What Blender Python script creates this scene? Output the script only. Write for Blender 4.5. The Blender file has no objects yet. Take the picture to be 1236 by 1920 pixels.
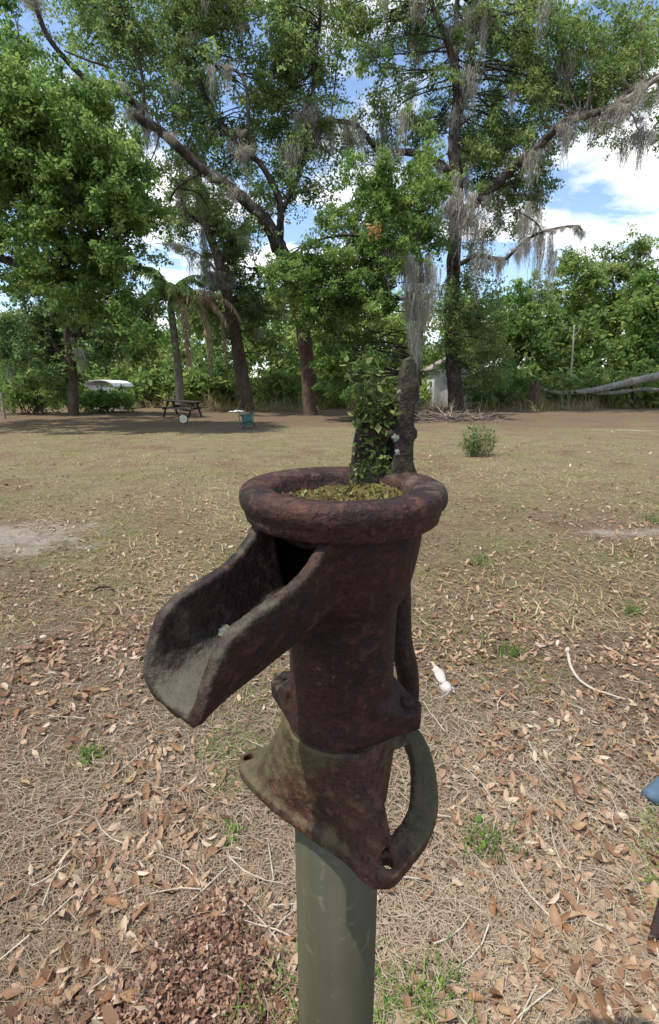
import bpy, bmesh, math, random
import numpy as np
from mathutils import Vector, Matrix
PI = math.pi
R = math.radians
rnd = random.Random(7)
sc = bpy.context.scene
COL = sc.collection

# ------------------------------------------------------------------ camera
FPX, PITCH, CAMH = 900.0, R(14.6), 1.5          # focal length in photo pixels, pitch down, eye height
cam_d = bpy.data.cameras.new('camera')
cam = bpy.data.objects.new('camera', cam_d)
COL.objects.link(cam)
cam_d.sensor_fit = 'VERTICAL'
cam_d.sensor_height = 36.0
cam_d.lens = 36.0 * FPX / 1920.0
cam_d.clip_start = 0.02
cam_d.clip_end = 3000
cam.location = (0, 0, CAMH)
cam.rotation_euler = (PI / 2 - PITCH, 0, 0)
sc.camera = cam

# ------------------------------------------------------------------ sky, sun, exposure
SUN_EL, SUN_AZ = R(64), R(-112)                   # azimuth measured from +Y towards +X
world = bpy.data.worlds.new('World')
sc.world = world
world.use_nodes = True
wn, wl = world.node_tree.nodes, world.node_tree.links
wn.clear()
w_out = wn.new('ShaderNodeOutputWorld')
w_bg = wn.new('ShaderNodeBackground')
w_sky = wn.new('ShaderNodeTexSky')
w_sky.sky_type = 'NISHITA'
w_sky.sun_disc = False
w_sky.sun_elevation = SUN_EL
w_sky.sun_rotation = SUN_AZ
w_sky.air_density = 1.0
w_sky.dust_density = 0.6
w_sky.ozone_density = 1.6
w_bg.inputs['Strength'].default_value = 0.15
# cloud layer on a flat deck overhead
w_tc = wn.new('ShaderNodeTexCoord')
w_sep = wn.new('ShaderNodeSeparateXYZ')
w_zz = wn.new('ShaderNodeMath'); w_zz.operation = 'ADD'; w_zz.inputs[1].default_value = 0.16
w_zm = wn.new('ShaderNodeMath'); w_zm.operation = 'MAXIMUM'; w_zm.inputs[1].default_value = 0.05
w_dx = wn.new('ShaderNodeMath'); w_dx.operation = 'DIVIDE'
w_dy = wn.new('ShaderNodeMath'); w_dy.operation = 'DIVIDE'
w_cmb = wn.new('ShaderNodeCombineXYZ')
wl.new(w_tc.outputs['Generated'], w_sep.inputs[0])
wl.new(w_sep.outputs['Z'], w_zz.inputs[0]); wl.new(w_zz.outputs[0], w_zm.inputs[0])
wl.new(w_sep.outputs['X'], w_dx.inputs[0]); wl.new(w_zm.outputs[0], w_dx.inputs[1])
wl.new(w_sep.outputs['Y'], w_dy.inputs[0]); wl.new(w_zm.outputs[0], w_dy.inputs[1])
wl.new(w_dx.outputs[0], w_cmb.inputs[0]); wl.new(w_dy.outputs[0], w_cmb.inputs[1])
w_cmb.inputs[2].default_value = 5.3
w_n1 = wn.new('ShaderNodeTexNoise')
w_n1.inputs['Scale'].default_value = 1.25; w_n1.inputs['Detail'].default_value = 9
w_n1.inputs['Roughness'].default_value = 0.56; w_n1.inputs['Distortion'].default_value = 0.35
w_n2 = wn.new('ShaderNodeTexNoise')
w_n2.inputs['Scale'].default_value = 3.1; w_n2.inputs['Detail'].default_value = 7
wl.new(w_cmb.outputs[0], w_n1.inputs['Vector']); wl.new(w_cmb.outputs[0], w_n2.inputs['Vector'])
w_r1 = wn.new('ShaderNodeValToRGB')
w_r1.color_ramp.elements[0].position = 0.49; w_r1.color_ramp.elements[1].position = 0.58
w_r2 = wn.new('ShaderNodeValToRGB')
w_r2.color_ramp.elements[0].position = 0.35; w_r2.color_ramp.elements[0].color = (4.9, 5.0, 5.2, 1)
w_r2.color_ramp.elements[1].position = 0.62; w_r2.color_ramp.elements[1].color = (7.2, 7.2, 7.2, 1)
wl.new(w_n1.outputs['Fac'], w_r1.inputs[0]); wl.new(w_n2.outputs['Fac'], w_r2.inputs[0])
w_mix = wn.new('ShaderNodeMix'); w_mix.data_type = 'RGBA'
wl.new(w_r1.outputs['Color'], w_mix.inputs['Factor'])
wl.new(w_sky.outputs[0], w_mix.inputs['A']); wl.new(w_r2.outputs['Color'], w_mix.inputs['B'])
wl.new(w_mix.outputs['Result'], w_bg.inputs['Color'])
wl.new(w_bg.outputs[0], w_out.inputs['Surface'])

sun_d = bpy.data.lights.new('sun', 'SUN')
sun_d.energy = 3.3
sun_d.angle = R(0.6)
sun_d.color = (1.0, 0.955, 0.88)
sun = bpy.data.objects.new('sun', sun_d)
COL.objects.link(sun)
sv = Vector((math.sin(SUN_AZ) * math.cos(SUN_EL), math.cos(SUN_AZ) * math.cos(SUN_EL), math.sin(SUN_EL)))
sun.rotation_euler = sv.to_track_quat('Z', 'Y').to_euler()
sun.location = sv * 60
sc.view_settings.view_transform = 'Standard'
sc.view_settings.look = 'None'
sc.view_settings.exposure = 0.75
sc.view_settings.gamma = 1.0
sc.cycles.max_bounces = 7
sc.cycles.transparent_max_bounces = 4
sc.cycles.diffuse_bounces = 4

# ------------------------------------------------------------------ helpers
def at(x, y, D):
    """point on the line of sight through photo pixel (x, y) at forward distance D (metres)"""
    a, b = (x - 618) / FPX, (960 - y) / FPX
    ry = math.cos(PITCH) + b * math.sin(PITCH)
    rz = -math.sin(PITCH) + b * math.cos(PITCH)
    return Vector((a * D / ry, D, CAMH + rz * D / ry))

def ground_at(x, y):
    a, b = (x - 618) / FPX, (960 - y) / FPX
    ry = math.cos(PITCH) + b * math.sin(PITCH)
    rz = -math.sin(PITCH) + b * math.cos(PITCH)
    t = -CAMH / rz
    return Vector((a * t, ry * t, 0))

def pxpt(X, Y, Z):
    dep = Y * math.cos(PITCH) - (Z - CAMH) * math.sin(PITCH)
    up = Y * math.sin(PITCH) + (Z - CAMH) * math.cos(PITCH)
    return 618 + FPX * X / dep, 960 - FPX * up / dep

def gz(x, y):
    """height of the ground"""
    return (0.016 * np.sin(x * 1.7 + 0.6 * y) + 0.012 * np.sin(y * 2.3 - 0.9 * x + 1.0)
            + 0.007 * np.sin(5.1 * x + 1.2) * np.sin(4.3 * y) + 0.05 * np.sin(x * 0.21 + 1.3) * np.sin(y * 0.17))

def tag(o, label=None, cat=None, group=None, kind=None):
    if label: o['label'] = label
    if cat: o['category'] = cat
    if group: o['group'] = group
    if kind: o['kind'] = kind
    return o

def empty(name, loc, label=None, cat=None, group=None):
    o = bpy.data.objects.new(name, None)
    COL.objects.link(o)
    o.location = loc
    o.empty_display_size = 0.1
    return tag(o, label, cat, group)

def link(name, me, mat=None, parent=None, smooth=False):
    if mat is not None and not me.materials:
        me.materials.append(mat)
    o = bpy.data.objects.new(name, me)
    COL.objects.link(o)
    if parent is not None:
        o.parent = parent                       # parents are unrotated empties: keep world coordinates
        o.matrix_parent_inverse = Matrix.Translation(-Vector(parent.location)) if parent.type == 'EMPTY' else Matrix.Identity(4)
    if smooth:
        me.polygons.foreach_set('use_smooth', np.ones(len(me.polygons), dtype=bool))
    return o

def np_mesh(name, V, F, attr=None):
    """mesh from numpy arrays, F of shape (n, k); attr is one float per face"""
    V = np.asarray(V, dtype=np.float32); F = np.asarray(F, dtype=np.int32)
    me = bpy.data.meshes.new(name)
    n, k = F.shape
    me.vertices.add(len(V)); me.vertices.foreach_set('co', V.ravel())
    me.loops.add(n * k); me.loops.foreach_set('vertex_index', F.ravel())
    me.polygons.add(n)
    me.polygons.foreach_set('loop_start', np.arange(0, n * k, k, dtype=np.int32))
    me.polygons.foreach_set('loop_total', np.full(n, k, dtype=np.int32))
    me.update(calc_edges=True)
    if attr is not None:
        a = me.attributes.new('v', 'FLOAT', 'FACE')
        a.data.foreach_set('value', np.asarray(attr, dtype=np.float32))
    return me

class MB:
    """collects shapes, builds one mesh object"""
    def __init__(self): self.v = []; self.f = []
    def add(self, vs, fs):
        b = len(self.v); self.v += [tuple(v) for v in vs]; self.f += [tuple(i + b for i in f) for f in fs]
    def tube(self, pts, rad, n=8, wob=0.0, cap=True, seed=1):
        rr = random.Random(seed)
        pts = [Vector(p) for p in pts]
        vs, fs = [], []
        t0 = (pts[1] - pts[0]).normalized()
        nrm = t0.orthogonal().normalized()
        for i, p in enumerate(pts):
            t = (pts[min(i + 1, len(pts) - 1)] - pts[max(i - 1, 0)])
            t = t.normalized() if t.length > 1e-9 else t0
            nrm = (nrm - t * nrm.dot(t)).normalized()
            bn = t.cross(nrm)
            for k in range(n):
                a = 2 * PI * k / n
                r = rad[i] * (1 + wob * (rr.random() - .5))
                vs.append(p + (nrm * math.cos(a) + bn * math.sin(a)) * r)
        for i in range(len(pts) - 1):
            for k in range(n):
                fs.append((i * n + k, i * n + (k + 1) % n, (i + 1) * n + (k + 1) % n, (i + 1) * n + k))
        if cap:
            fs.append(tuple(range(n - 1, -1, -1)))
            fs.append(tuple(range((len(pts) - 1) * n, len(pts) * n)))
        self.add(vs, fs)
    def box(self, c, s, m=None, bev=0.0):
        bm = bmesh.new()
        bmesh.ops.create_cube(bm, size=1)
        bmesh.ops.scale(bm, vec=s, verts=bm.verts)
        if bev > 0:
            bmesh.ops.bevel(bm, geom=bm.edges[:], offset=bev, segments=1, affect='EDGES')
        M = Matrix.Translation(c) @ (m if m else Matrix.Identity(4))
        bm.transform(M)
        bm.verts.index_update()
        self.add([v.co[:] for v in bm.verts], [[v.index for v in f.verts] for f in bm.faces])
        bm.free()
    def lathe(self, prof, n=64, c=(0, 0, 0), jit=0.0, seed=3, close=False):
        """profile of (r, z) from one end to the other around vertical axis at c"""
        rr = random.Random(seed)
        ph = [rr.uniform(0, 6.28) for _ in range(6)]
        vs, fs = [], []
        for i, (r, z) in enumerate(prof):
            for k in range(n):
                a = 2 * PI * k / n
                j = 1 + jit * (math.sin(3 * a + ph[0] + i * .3) + .6 * math.sin(7 * a + ph[1] + i * .7) + .5 * math.sin(13 * a + ph[2] + i))
                vs.append((c[0] + r * j * math.cos(a), c[1] + r * j * math.sin(a), c[2] + z))
        m = len(prof)
        for i in range(m - 1 if not close else m):
            i2 = (i + 1) % m
            for k in range(n):
                fs.append((i * n + k, i * n + (k + 1) % n, i2 * n + (k + 1) % n, i2 * n + k))
        if not close:
            fs.append(tuple(range(n - 1, -1, -1))); fs.append(tuple(range((m - 1) * n, m * n)))
        self.add(vs, fs)
    def mesh(self, name):
        me = bpy.data.meshes.new(name)
        me.from_pydata(self.v, [], self.f)
        bm = bmesh.new(); bm.from_mesh(me)
        bmesh.ops.recalc_face_normals(bm, faces=bm.faces[:])
        bm.to_mesh(me); bm.free()
        return me
    def build(self, name, mat, parent=None, smooth=False):
        return link(name, self.mesh(name), mat, parent, smooth)

def crom(pts, n=6):
    """Catmull-Rom through points"""
    P = [Vector(p) for p in pts]
    P = [P[0] * 2 - P[1]] + P + [P[-1] * 2 - P[-2]]
    out = []
    for i in range(1, len(P) - 2):
        for k in range(n):
            t = k / n
            a, b, c, d = P[i - 1], P[i], P[i + 1], P[i + 2]
            out.append(0.5 * ((2 * b) + (c - a) * t + (2 * a - 5 * b + 4 * c - d) * t * t + (3 * b - a - 3 * c + d) * t ** 3))
    out.append(P[-2])
    return out

def crom_closed(pts, n=6):
    P = [Vector(p) for p in pts]; m = len(P); out = []
    for i in range(m):
        a, b, c, d = P[i - 1], P[i], P[(i + 1) % m], P[(i + 2) % m]
        for k in range(n):
            t = k / n
            out.append(0.5 * ((2 * b) + (c - a) * t + (2 * a - 5 * b + 4 * c - d) * t * t + (3 * b - a - 3 * c + d) * t ** 3))
    return out

# ------------------------------------------------------------------ materials
class NT:
    def __init__(self, name):
        self.m = bpy.data.materials.new(name); self.m.use_nodes = True
        self.n = self.m.node_tree.nodes; self.l = self.m.node_tree.links
        self.n.clear()
        self.out = self.n.new('ShaderNodeOutputMaterial')
    def new(self, t, **kw):
        n = self.n.new(t)
        for k, v in kw.items():
            if k in n.inputs.keys(): n.inputs[k].default_value = v
            else: setattr(n, k, v)
        return n
    def coord(self, kind='Object'):
        return self.new('ShaderNodeTexCoord').outputs[kind]
    def noise(self, vec, scale, detail=5, rough=.55, dist=0.0):
        n = self.n.new('ShaderNodeTexNoise')
        n.inputs['Scale'].default_value = scale; n.inputs['Detail'].default_value = detail
        n.inputs['Roughness'].default_value = rough; n.inputs['Distortion'].default_value = dist
        if vec is not None: self.l.new(vec, n.inputs['Vector'])
        return n.outputs['Fac']
    def ramp(self, fac, stops):
        r = self.n.new('ShaderNodeValToRGB')
        e = r.color_ramp.elements
        while len(e) < len(stops): e.new(.5)
        for i, (p, c) in enumerate(stops):
            e[i].position = p
            e[i].color = (c, c, c, 1) if isinstance(c, (int, float)) else (*c, 1)
        self.l.new(fac, r.inputs[0]); return r.outputs['Color']
    def mix(self, fac, a, b):
        m = self.n.new('ShaderNodeMix'); m.data_type = 'RGBA'
        for s, v in (('Factor', fac), ('A', a), ('B', b)):
            if isinstance(v, bpy.types.NodeSocket): self.l.new(v, m.inputs[s])
            elif s == 'Factor': m.inputs[s].default_value = v
            else: m.inputs[s].default_value = (*v, 1)
        return m.outputs['Result']
    def math(self, op, a, b=None, clamp=False):
        m = self.n.new('ShaderNodeMath'); m.operation = op; m.use_clamp = clamp
        for i, v in enumerate((a, b)):
            if v is None: continue
            if isinstance(v, bpy.types.NodeSocket): self.l.new(v, m.inputs[i])
            else: m.inputs[i].default_value = v
        return m.outputs[0]
    def bump(self, h, strength, dist=.01, nrm=None):
        b = self.n.new('ShaderNodeBump'); b.inputs['Strength'].default_value = strength
        b.inputs['Distance'].default_value = dist
        self.l.new(h, b.inputs['Height'])
        if nrm: self.l.new(nrm, b.inputs['Normal'])
        return b.outputs[0]
    def bsdf(self, col, rough=.8, nrm=None, metal=0.0, spec=.3):
        b = self.n.new('ShaderNodeBsdfPrincipled')
        if isinstance(col, bpy.types.NodeSocket): self.l.new(col, b.inputs['Base Color'])
        else: b.inputs['Base Color'].default_value = (*col, 1)
        if isinstance(rough, bpy.types.NodeSocket): self.l.new(rough, b.inputs['Roughness'])
        else: b.inputs['Roughness'].default_value = rough
        b.inputs['Metallic'].default_value = metal
        b.inputs['Specular IOR Level'].default_value = spec
        if nrm: self.l.new(nrm, b.inputs['Normal'])
        return b.outputs[0]
    def done(self, sh):
        self.l.new(sh, self.out.inputs['Surface']); return self.m

def simple(name, col, rough=.8, var=.25, scale=8, bump=.3, spec=.3, metal=0.0, bscale=None, bdist=.005):
    t = NT(name); c = t.coord()
    n = t.noise(c, scale, 6, .6)
    lo = tuple(x * (1 - var) for x in col); hi = tuple(min(1, x * (1 + var)) for x in col)
    cc = t.ramp(n, [(.3, lo), (.7, hi)])
    b = t.bump(t.noise(c, bscale or scale * 4, 5), bump, bdist)
    return t.done(t.bsdf(cc, rough, b, metal, spec))

def leafmat(name, stops, trans=.54, objrand=False, rough=.55):
    t = NT(name)
    if objrand:
        fac = t.new('ShaderNodeObjectInfo').outputs['Random']
    else:
        a = t.new('ShaderNodeAttribute', attribute_name='v'); fac = a.outputs['Fac']
    col = t.ramp(fac, stops)
    if objrand:
        g = t.noise(t.coord(), 38, 4)
        col = t.mix(t.ramp(g, [(.42, 0.0), (.68, .55)]), col, (.16, .085, .045))
    b = t.bsdf(col, rough, spec=.25)
    tr = t.new('ShaderNodeBsdfTranslucent'); t.l.new(col, tr.inputs['Color'])
    m = t.new('ShaderNodeMixShader'); m.inputs[0].default_value = trans
    t.l.new(b, m.inputs[1]); t.l.new(tr.outputs[0], m.inputs[2])
    return t.done(m.outputs[0])

def rust(name, moss=0.3, lich=0.5, red=(.042, .0172, .0118), dark=(.0098, .007, .0058), moss_c=(.052, .050, .028), streak=False):
    t = NT(name); c = t.coord()
    n1 = t.noise(c, 16, 8, .62, .3); n2 = t.noise(c, 75, 5, .6); n3 = t.noise(c, 7, 6, .6, .5); n4 = t.noise(c, 240, 3, .6)
    col = t.ramp(n1, [(.30, dark), (.50, tuple((a + b) * .5 for a, b in zip(dark, red))), (.72, red)])
    col = t.mix(t.ramp(n2, [(.50, 0.0), (.66, .7)]), col, tuple(x * 1.9 for x in red))
    col = t.mix(t.ramp(n4, [(.52, 0.0), (.66, .75)]), col, (.010, .008, .007))
    g = t.new('ShaderNodeNewGeometry')
    s = t.new('ShaderNodeSeparateXYZ'); t.l.new(g.outputs['Normal'], s.inputs[0])
    up = t.math('MULTIPLY_ADD', s.outputs['Z'], .10); t.n[-1].inputs[2].default_value = -.02
    mm = t.math('ADD', t.math('ADD', n3, up), t.math('MULTIPLY', n2, .42))
    col = t.mix(t.ramp(mm, [(.90 - .34 * moss, 0.0), (1.06 - .34 * moss, .75)]), col, t.mix(n2, moss_c, tuple(x * 1.9 for x in moss_c)))
    lm = t.math('MULTIPLY', t.ramp(t.noise(c, 95, 4, .7), [(.60, 0.0), (.66, .9)]), t.ramp(t.noise(c, 9, 3), [(.66 - .1 * lich, 0.0), (.74 - .1 * lich, .85)]))
    col = t.mix(lm, col, (.22, .21, .165))
    h = t.math('ADD', t.math('MULTIPLY', n2, .6), t.math('ADD', t.math('MULTIPLY', n1, 1.0), t.math('MULTIPLY', n4, .35)))
    b = t.bump(h, 1.0, .005)
    ro = t.ramp(n2, [(.3, .52), (.7, .85)])
    return t.done(t.bsdf(col, ro, b, 0.0, .22))

M = {}
M['rust'] = rust('rusty_iron', .10, .15)
M['rust_rim'] = rust('rusty_iron_rim', .26, .45, red=(.066, .029, .021), dark=(.015, .011, .0095), moss_c=(.066, .054, .040))
M['rust_base'] = rust('mossy_iron_base', .86, .9, red=(.080, .031, .019), dark=(.016, .012, .009), moss_c=(.060, .055, .027))
M['rust_spout'] = rust('iron_spout', .60, .3, red=(.046, .024, .018), dark=(.0115, .010, .008), moss_c=(.056, .056, .038))
M['rust_bracket'] = rust('mossy_iron_bracket', .72, 1.6, red=(.045, .027, .018), dark=(.018, .014, .011), moss_c=(.043, .052, .024))
M['iron_dark'] = rust('dark_iron', .1, .1, red=(.04, .022, .016), dark=(.014, .011, .010))
def pipe_mat():
    t = NT('olive_pipe'); c = t.coord()
    mp = t.new('ShaderNodeMapping'); mp.inputs['Scale'].default_value = (30, 30, 2.2); t.l.new(c, mp.inputs[0])
    n = t.noise(mp.outputs[0], 1.0, 7, .6); n2 = t.noise(c, 60, 4); n3 = t.noise(c, 11, 5)
    col = t.ramp(n, [(.3, (.046, .047, .027)), (.7, (.073, .073, .044))])
    col = t.mix(t.ramp(n3, [(.5, 0.0), (.75, .6)]), col, (.085, .095, .04))
    col = t.mix(t.ramp(n2, [(.60, 0.0), (.70, .6)]), col, (.13, .122, .085))
    col = t.mix(t.ramp(t.noise(c, 5, 6, .7), [(.5, 0.0), (.68, .55)]), col, (.045, .04, .026))
    return t.done(t.bsdf(col, .48, t.bump(n2, .25, .001), 0, .45))
M['pipe'] = pipe_mat()
def bark(name, lo, hi, lich=(.22, .22, .19), amt=.5, sc_=1.0):
    t = NT(name); c = t.coord()
    mp = t.new('ShaderNodeMapping'); mp.inputs['Scale'].default_value = (1, 1, .28); t.l.new(c, mp.inputs[0])
    n = t.noise(mp.outputs[0], 9 * sc_, 8, .65, .4); n2 = t.noise(c, 2.2 * sc_, 5, .6)
    col = t.ramp(n, [(.32, lo), (.68, hi)])
    col = t.mix(t.ramp(n2, [(.5, 0.0), (.72, amt)]), col, lich)
    return t.done(t.bsdf(col, .95, t.bump(n, 1.0, .06), 0, .1))
M['bark'] = bark('oak_bark', (.02, .016, .014), (.075, .06, .05))
M['bark_red'] = bark('red_bark', (.05, .034, .026), (.16, .11, .085), (.2, .17, .14), .4)
M['bark_pale'] = bark('pale_dead_wood', (.17, .15, .125), (.40, .37, .32), (.10, .09, .075), .5)
M['bark_palm'] = bark('palm_bark', (.12, .105, .09), (.27, .245, .21), (.33, .31, .27), .4)
M['leaf_oak'] = leafmat('oak_leaves', [(0, (0.101, 0.163, 0.052)), (.5, (0.190, 0.278, 0.083)), (1, (0.336, 0.420, 0.136))])
M['leaf_bright'] = leafmat('bright_oak_leaves', [(0, (0.085, 0.163, 0.040)), (.5, (0.172, 0.281, 0.069)), (1, (0.295, 0.405, 0.108))])
M['leaf_wood'] = leafmat('woodland_leaves', [(0, (0.110, 0.181, 0.051)), (.5, (0.219, 0.314, 0.082)), (1, (0.395, 0.467, 0.146))])
M['leaf_lime'] = leafmat('lime_leaves', [(0, (0.087, 0.168, 0.039)), (.5, (0.173, 0.294, 0.069)), (1, (0.287, 0.419, 0.116))])
M['leaf_dark'] = leafmat('dark_bush_leaves', [(0, (0.079, 0.142, 0.048)), (.5, (0.147, 0.248, 0.080)), (1, (0.257, 0.373, 0.122))])
M['moss'] = leafmat('spanish_moss_fibre', [(0, (0.267, 0.248, 0.208)), (.5, (0.411, 0.388, 0.327)), (1, (0.557, 0.532, 0.458))], .25, rough=.9)
M['frond'] = leafmat('palm_frond_green', [(0, (0.082, 0.154, 0.046)), (.5, (0.144, 0.236, 0.069)), (1, (0.270, 0.344, 0.116))])
M['frond_dead'] = leafmat('palm_frond_dead', [(0, (0.231, 0.168, 0.095)), (.5, (0.347, 0.264, 0.162)), (1, (0.473, 0.396, 0.270))], .3)
M['deadleaf'] = leafmat('dry_oak_leaf', [(0, (0.154, 0.076, 0.038)), (.2, (0.276, 0.137, 0.059)), (.4, (0.230, 0.133, 0.076)), (.6, (0.353, 0.213, 0.110)), (.8, (0.399, 0.281, 0.152)), (1, (0.276, 0.205, 0.138))], .18, True)
M['litter'] = leafmat('dry_leaf_litter', [(0, (0.084, 0.046, 0.027)), (.2, (0.185, 0.095, 0.054)), (.45, (0.302, 0.178, 0.104)), (.7, (0.395, 0.273, 0.176)), (.88, (0.453, 0.348, 0.238)), (1, (0.554, 0.464, 0.346))], .15)
M['straw'] = leafmat('dry_straw', [(0, (0.114, 0.073, 0.047)), (.35, (0.235, 0.168, 0.109)), (.7, (0.336, 0.259, 0.177)), (1, (0.444, 0.364, 0.262))], .2, rough=.7)
M['grass'] = leafmat('yellowing_grass', [(0, (0.146, 0.137, 0.045)), (.4, (0.272, 0.224, 0.098)), (.75, (0.410, 0.324, 0.171)), (1, (0.508, 0.410, 0.244))], .3)
M['weed'] = leafmat('fresh_weed_green', [(0, (0.056, 0.119, 0.024)), (.6, (0.120, 0.221, 0.040)), (1, (0.240, 0.323, 0.056))], .4)
M['shrub'] = leafmat('shrub_green', [(0, (.06, .11, .025)), (.6, (.14, .205, .05)), (1, (.24, .30, .09))], .35)
M['debris'] = leafmat('moss_debris', [(0, (0.039, 0.031, 0.014)), (.3, (0.124, 0.111, 0.036)), (.65, (0.195, 0.202, 0.054)), (1, (0.286, 0.273, 0.096))], .3)
M['mulch'] = leafmat('brown_leaf_mulch', [(0, (0.094, 0.050, 0.035)), (.5, (0.234, 0.136, 0.093)), (.85, (0.356, 0.200, 0.124)), (1, (0.449, 0.364, 0.292))], .15)
M['tuft'] = leafmat('moss_tuft_green', [(0, (0.067, 0.104, 0.031)), (.6, (0.134, 0.188, 0.050)), (1, (0.250, 0.262, 0.084))], .3)
M['dead_orange'] = leafmat('dead_orange_leaf', [(0, (.45, .22, .09)), (1, (.6, .34, .16))], .4)
M['wood_dark'] = simple('dark_wet_wood', (.03, .024, .021), .8, .3, 9, .5)
M['teal'] = simple('teal_plastic', (.035, .095, .085), .45, .25, 4, .1)
M['cream'] = simple('cream_wood', (.62, .55, .40), .8, .15, 14, .3)
M['white_metal'] = simple('white_sheet_metal', (.72, .74, .77), .5, .08, 2, .05)
M['white_wall'] = simple('white_wall', (.66, .64, .60), .8, .08, 2, .1)
M['glass'] = simple('dark_window', (.03, .035, .04), .15, .1, 3, .0, .5)
M['bone'] = simple('chalky_white', (.42, .385, .34), .85, .15, 60, .6, bdist=.003)
M['blue'] = simple('blue_pipe', (.065, .105, .145), .5, .2, 25, .15)
M['rag'] = simple('white_rag', (.75, .74, .72), .9, .1, 9, .4)
M['twig'] = simple('pale_twig', (.42, .36, .28), .9, .3, 40, .5)
M['brush'] = simple('brush_wood', (.25, .195, .15), .9, .4, 20, .5)
M['stone'] = simple('tan_stone', (.36, .28, .19), .9, .2, 40, .5)

def ground_mat():
    t = NT('dry_lawn_soil'); c = t.coord()
    s = t.new('ShaderNodeSeparateXYZ'); t.l.new(c, s.inputs[0])
    big = t.noise(c, .32, 5, .6, .3); mid = t.noise(c, 1.6, 6, .65); fine = t.noise(c, 26, 8, .72); vf = t.noise(c, 110, 4, .7)
    soil = t.ramp(fine, [(.28, (.045, .028, .019)), (.5, (.13, .088, .062)), (.72, (.27, .195, .145))])
    grass = t.ramp(fine, [(.28, (.09, .078, .038)), (.5, (.195, .165, .088)), (.72, (.34, .285, .175))])
    red = t.ramp(fine, [(.3, (.065, .043, .028)), (.5, (.145, .10, .066)), (.72, (.25, .18, .12))])
    yy = t.math('ADD', s.outputs['Y'], t.math('MULTIPLY', t.math('SUBTRACT', big, .5), 22.0))
    gm = t.math('MULTIPLY', t.ramp(t.math('DIVIDE', yy, 40.0), [(0.0, .25), (.18, 1.0), (.42, 1.0), (.56, 0.0)]), t.ramp(mid, [(.32, .35), (.55, 1.0)]))
    col = t.mix(gm, soil, grass)
    rm = t.math('MULTIPLY', t.ramp(t.math('DIVIDE', yy, 40.0), [(.38, 0.0), (.56, .9)]), t.ramp(mid, [(.25, .5), (.5, 1.0)]))
    col = t.mix(rm, col, red)
    col = t.mix(t.ramp(vf, [(.55, 0.0), (.75, .35)]), col, (.34, .27, .19))
    p1 = t.noise(c, .75, 6, .65, .6); p2 = t.noise(c, 2.4, 7, .7, .4)
    col = t.mix(t.math('MULTIPLY', t.ramp(p1, [(.50, 0.0), (.62, .75)]), t.ramp(p2, [(.40, 0.0), (.58, 1.0)])), col, t.mix(fine, (.065, .075, .024), (.21, .205, .075)))
    col = t.mix(t.math('MULTIPLY', t.ramp(p1, [(.36, .8), (.47, 0.0)]), t.ramp(p2, [(.35, 0.2), (.55, 1.0)])), col, t.mix(fine, (.06, .036, .024), (.235, .15, .10)))
    # bare sand showing through
    for (px_, py_, rx, ry, seed) in ((-3.35, 4.6, 1.15, .75, 0), (2.95, 4.75, .62, .20, 3), (11.0, 17.5, 1.6, .25, 5)):
        a = t.math('DIVIDE', t.math('SUBTRACT', s.outputs['X'], px_), rx)
        b = t.math('DIVIDE', t.math('SUBTRACT', s.outputs['Y'], py_), ry)
        d = t.math('SQRT', t.math('ADD', t.math('MULTIPLY', a, a), t.math('MULTIPLY', b, b)))
        d = t.math('ADD', d, t.math('MULTIPLY', t.math('SUBTRACT', t.noise(c, 2.6, 9, .78), .5), 4.6))
        col = t.mix(t.ramp(d, [(.2, .75), (1.0, 0.0)]), col, t.mix(fine, (.17, .145, .12), (.50, .45, .39)))
    h = t.math('ADD', t.math('MULTIPLY', fine, 1.0), t.math('MULTIPLY', vf, .5))
    return t.done(t.bsdf(col, .95, t.bump(h, .9, .03), 0, .1))
M['ground'] = ground_mat()

# ------------------------------------------------------------------ ground sheet
def axis_vals(lo, hi, n0, far):
    near = np.linspace(lo, hi, n0)
    step = near[1] - near[0]
    ext, x = [], hi
    while x < far:
        step *= 1.22; x += step; ext.append(x)
    ext2, x, step = [], lo, near[1] - near[0]
    while x > -far:
        step *= 1.22; x -= step; ext2.append(x)
    return np.array(ext2[::-1] + list(near) + ext)
gx = axis_vals(-5, 5, 130, 900); gy = axis_vals(-1, 9, 130, 900)
GX, GY = np.meshgrid(gx, gy, indexing='ij')
GZ = gz(GX, GY)
nx, ny = GX.shape
idx = np.arange(nx * ny).reshape(nx, ny)
gF = np.stack([idx[:-1, :-1], idx[1:, :-1], idx[1:, 1:], idx[:-1, 1:]], -1).reshape(-1, 4)
ground = link('ground', np_mesh('ground', np.stack([GX, GY, GZ], -1).reshape(-1, 3), gF), M['ground'], None, True)
tag(ground, 'dry patchy lawn covered in leaf litter', kind='structure')

def sand(x, y):
    out = np.zeros_like(x, dtype=bool)
    for px_, py_, rx, ry in ((-3.35, 4.6, 1.0, .65), (2.95, 4.75, .6, .2)):
        out |= ((x - px_) / rx) ** 2 + ((y - py_) / ry) ** 2 < .8
    return out

# ------------------------------------------------------------------ foliage tools
def unit(rng, n):
    v = rng.normal(size=(n, 3)); return v / np.linalg.norm(v, axis=1, keepdims=True)

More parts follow.
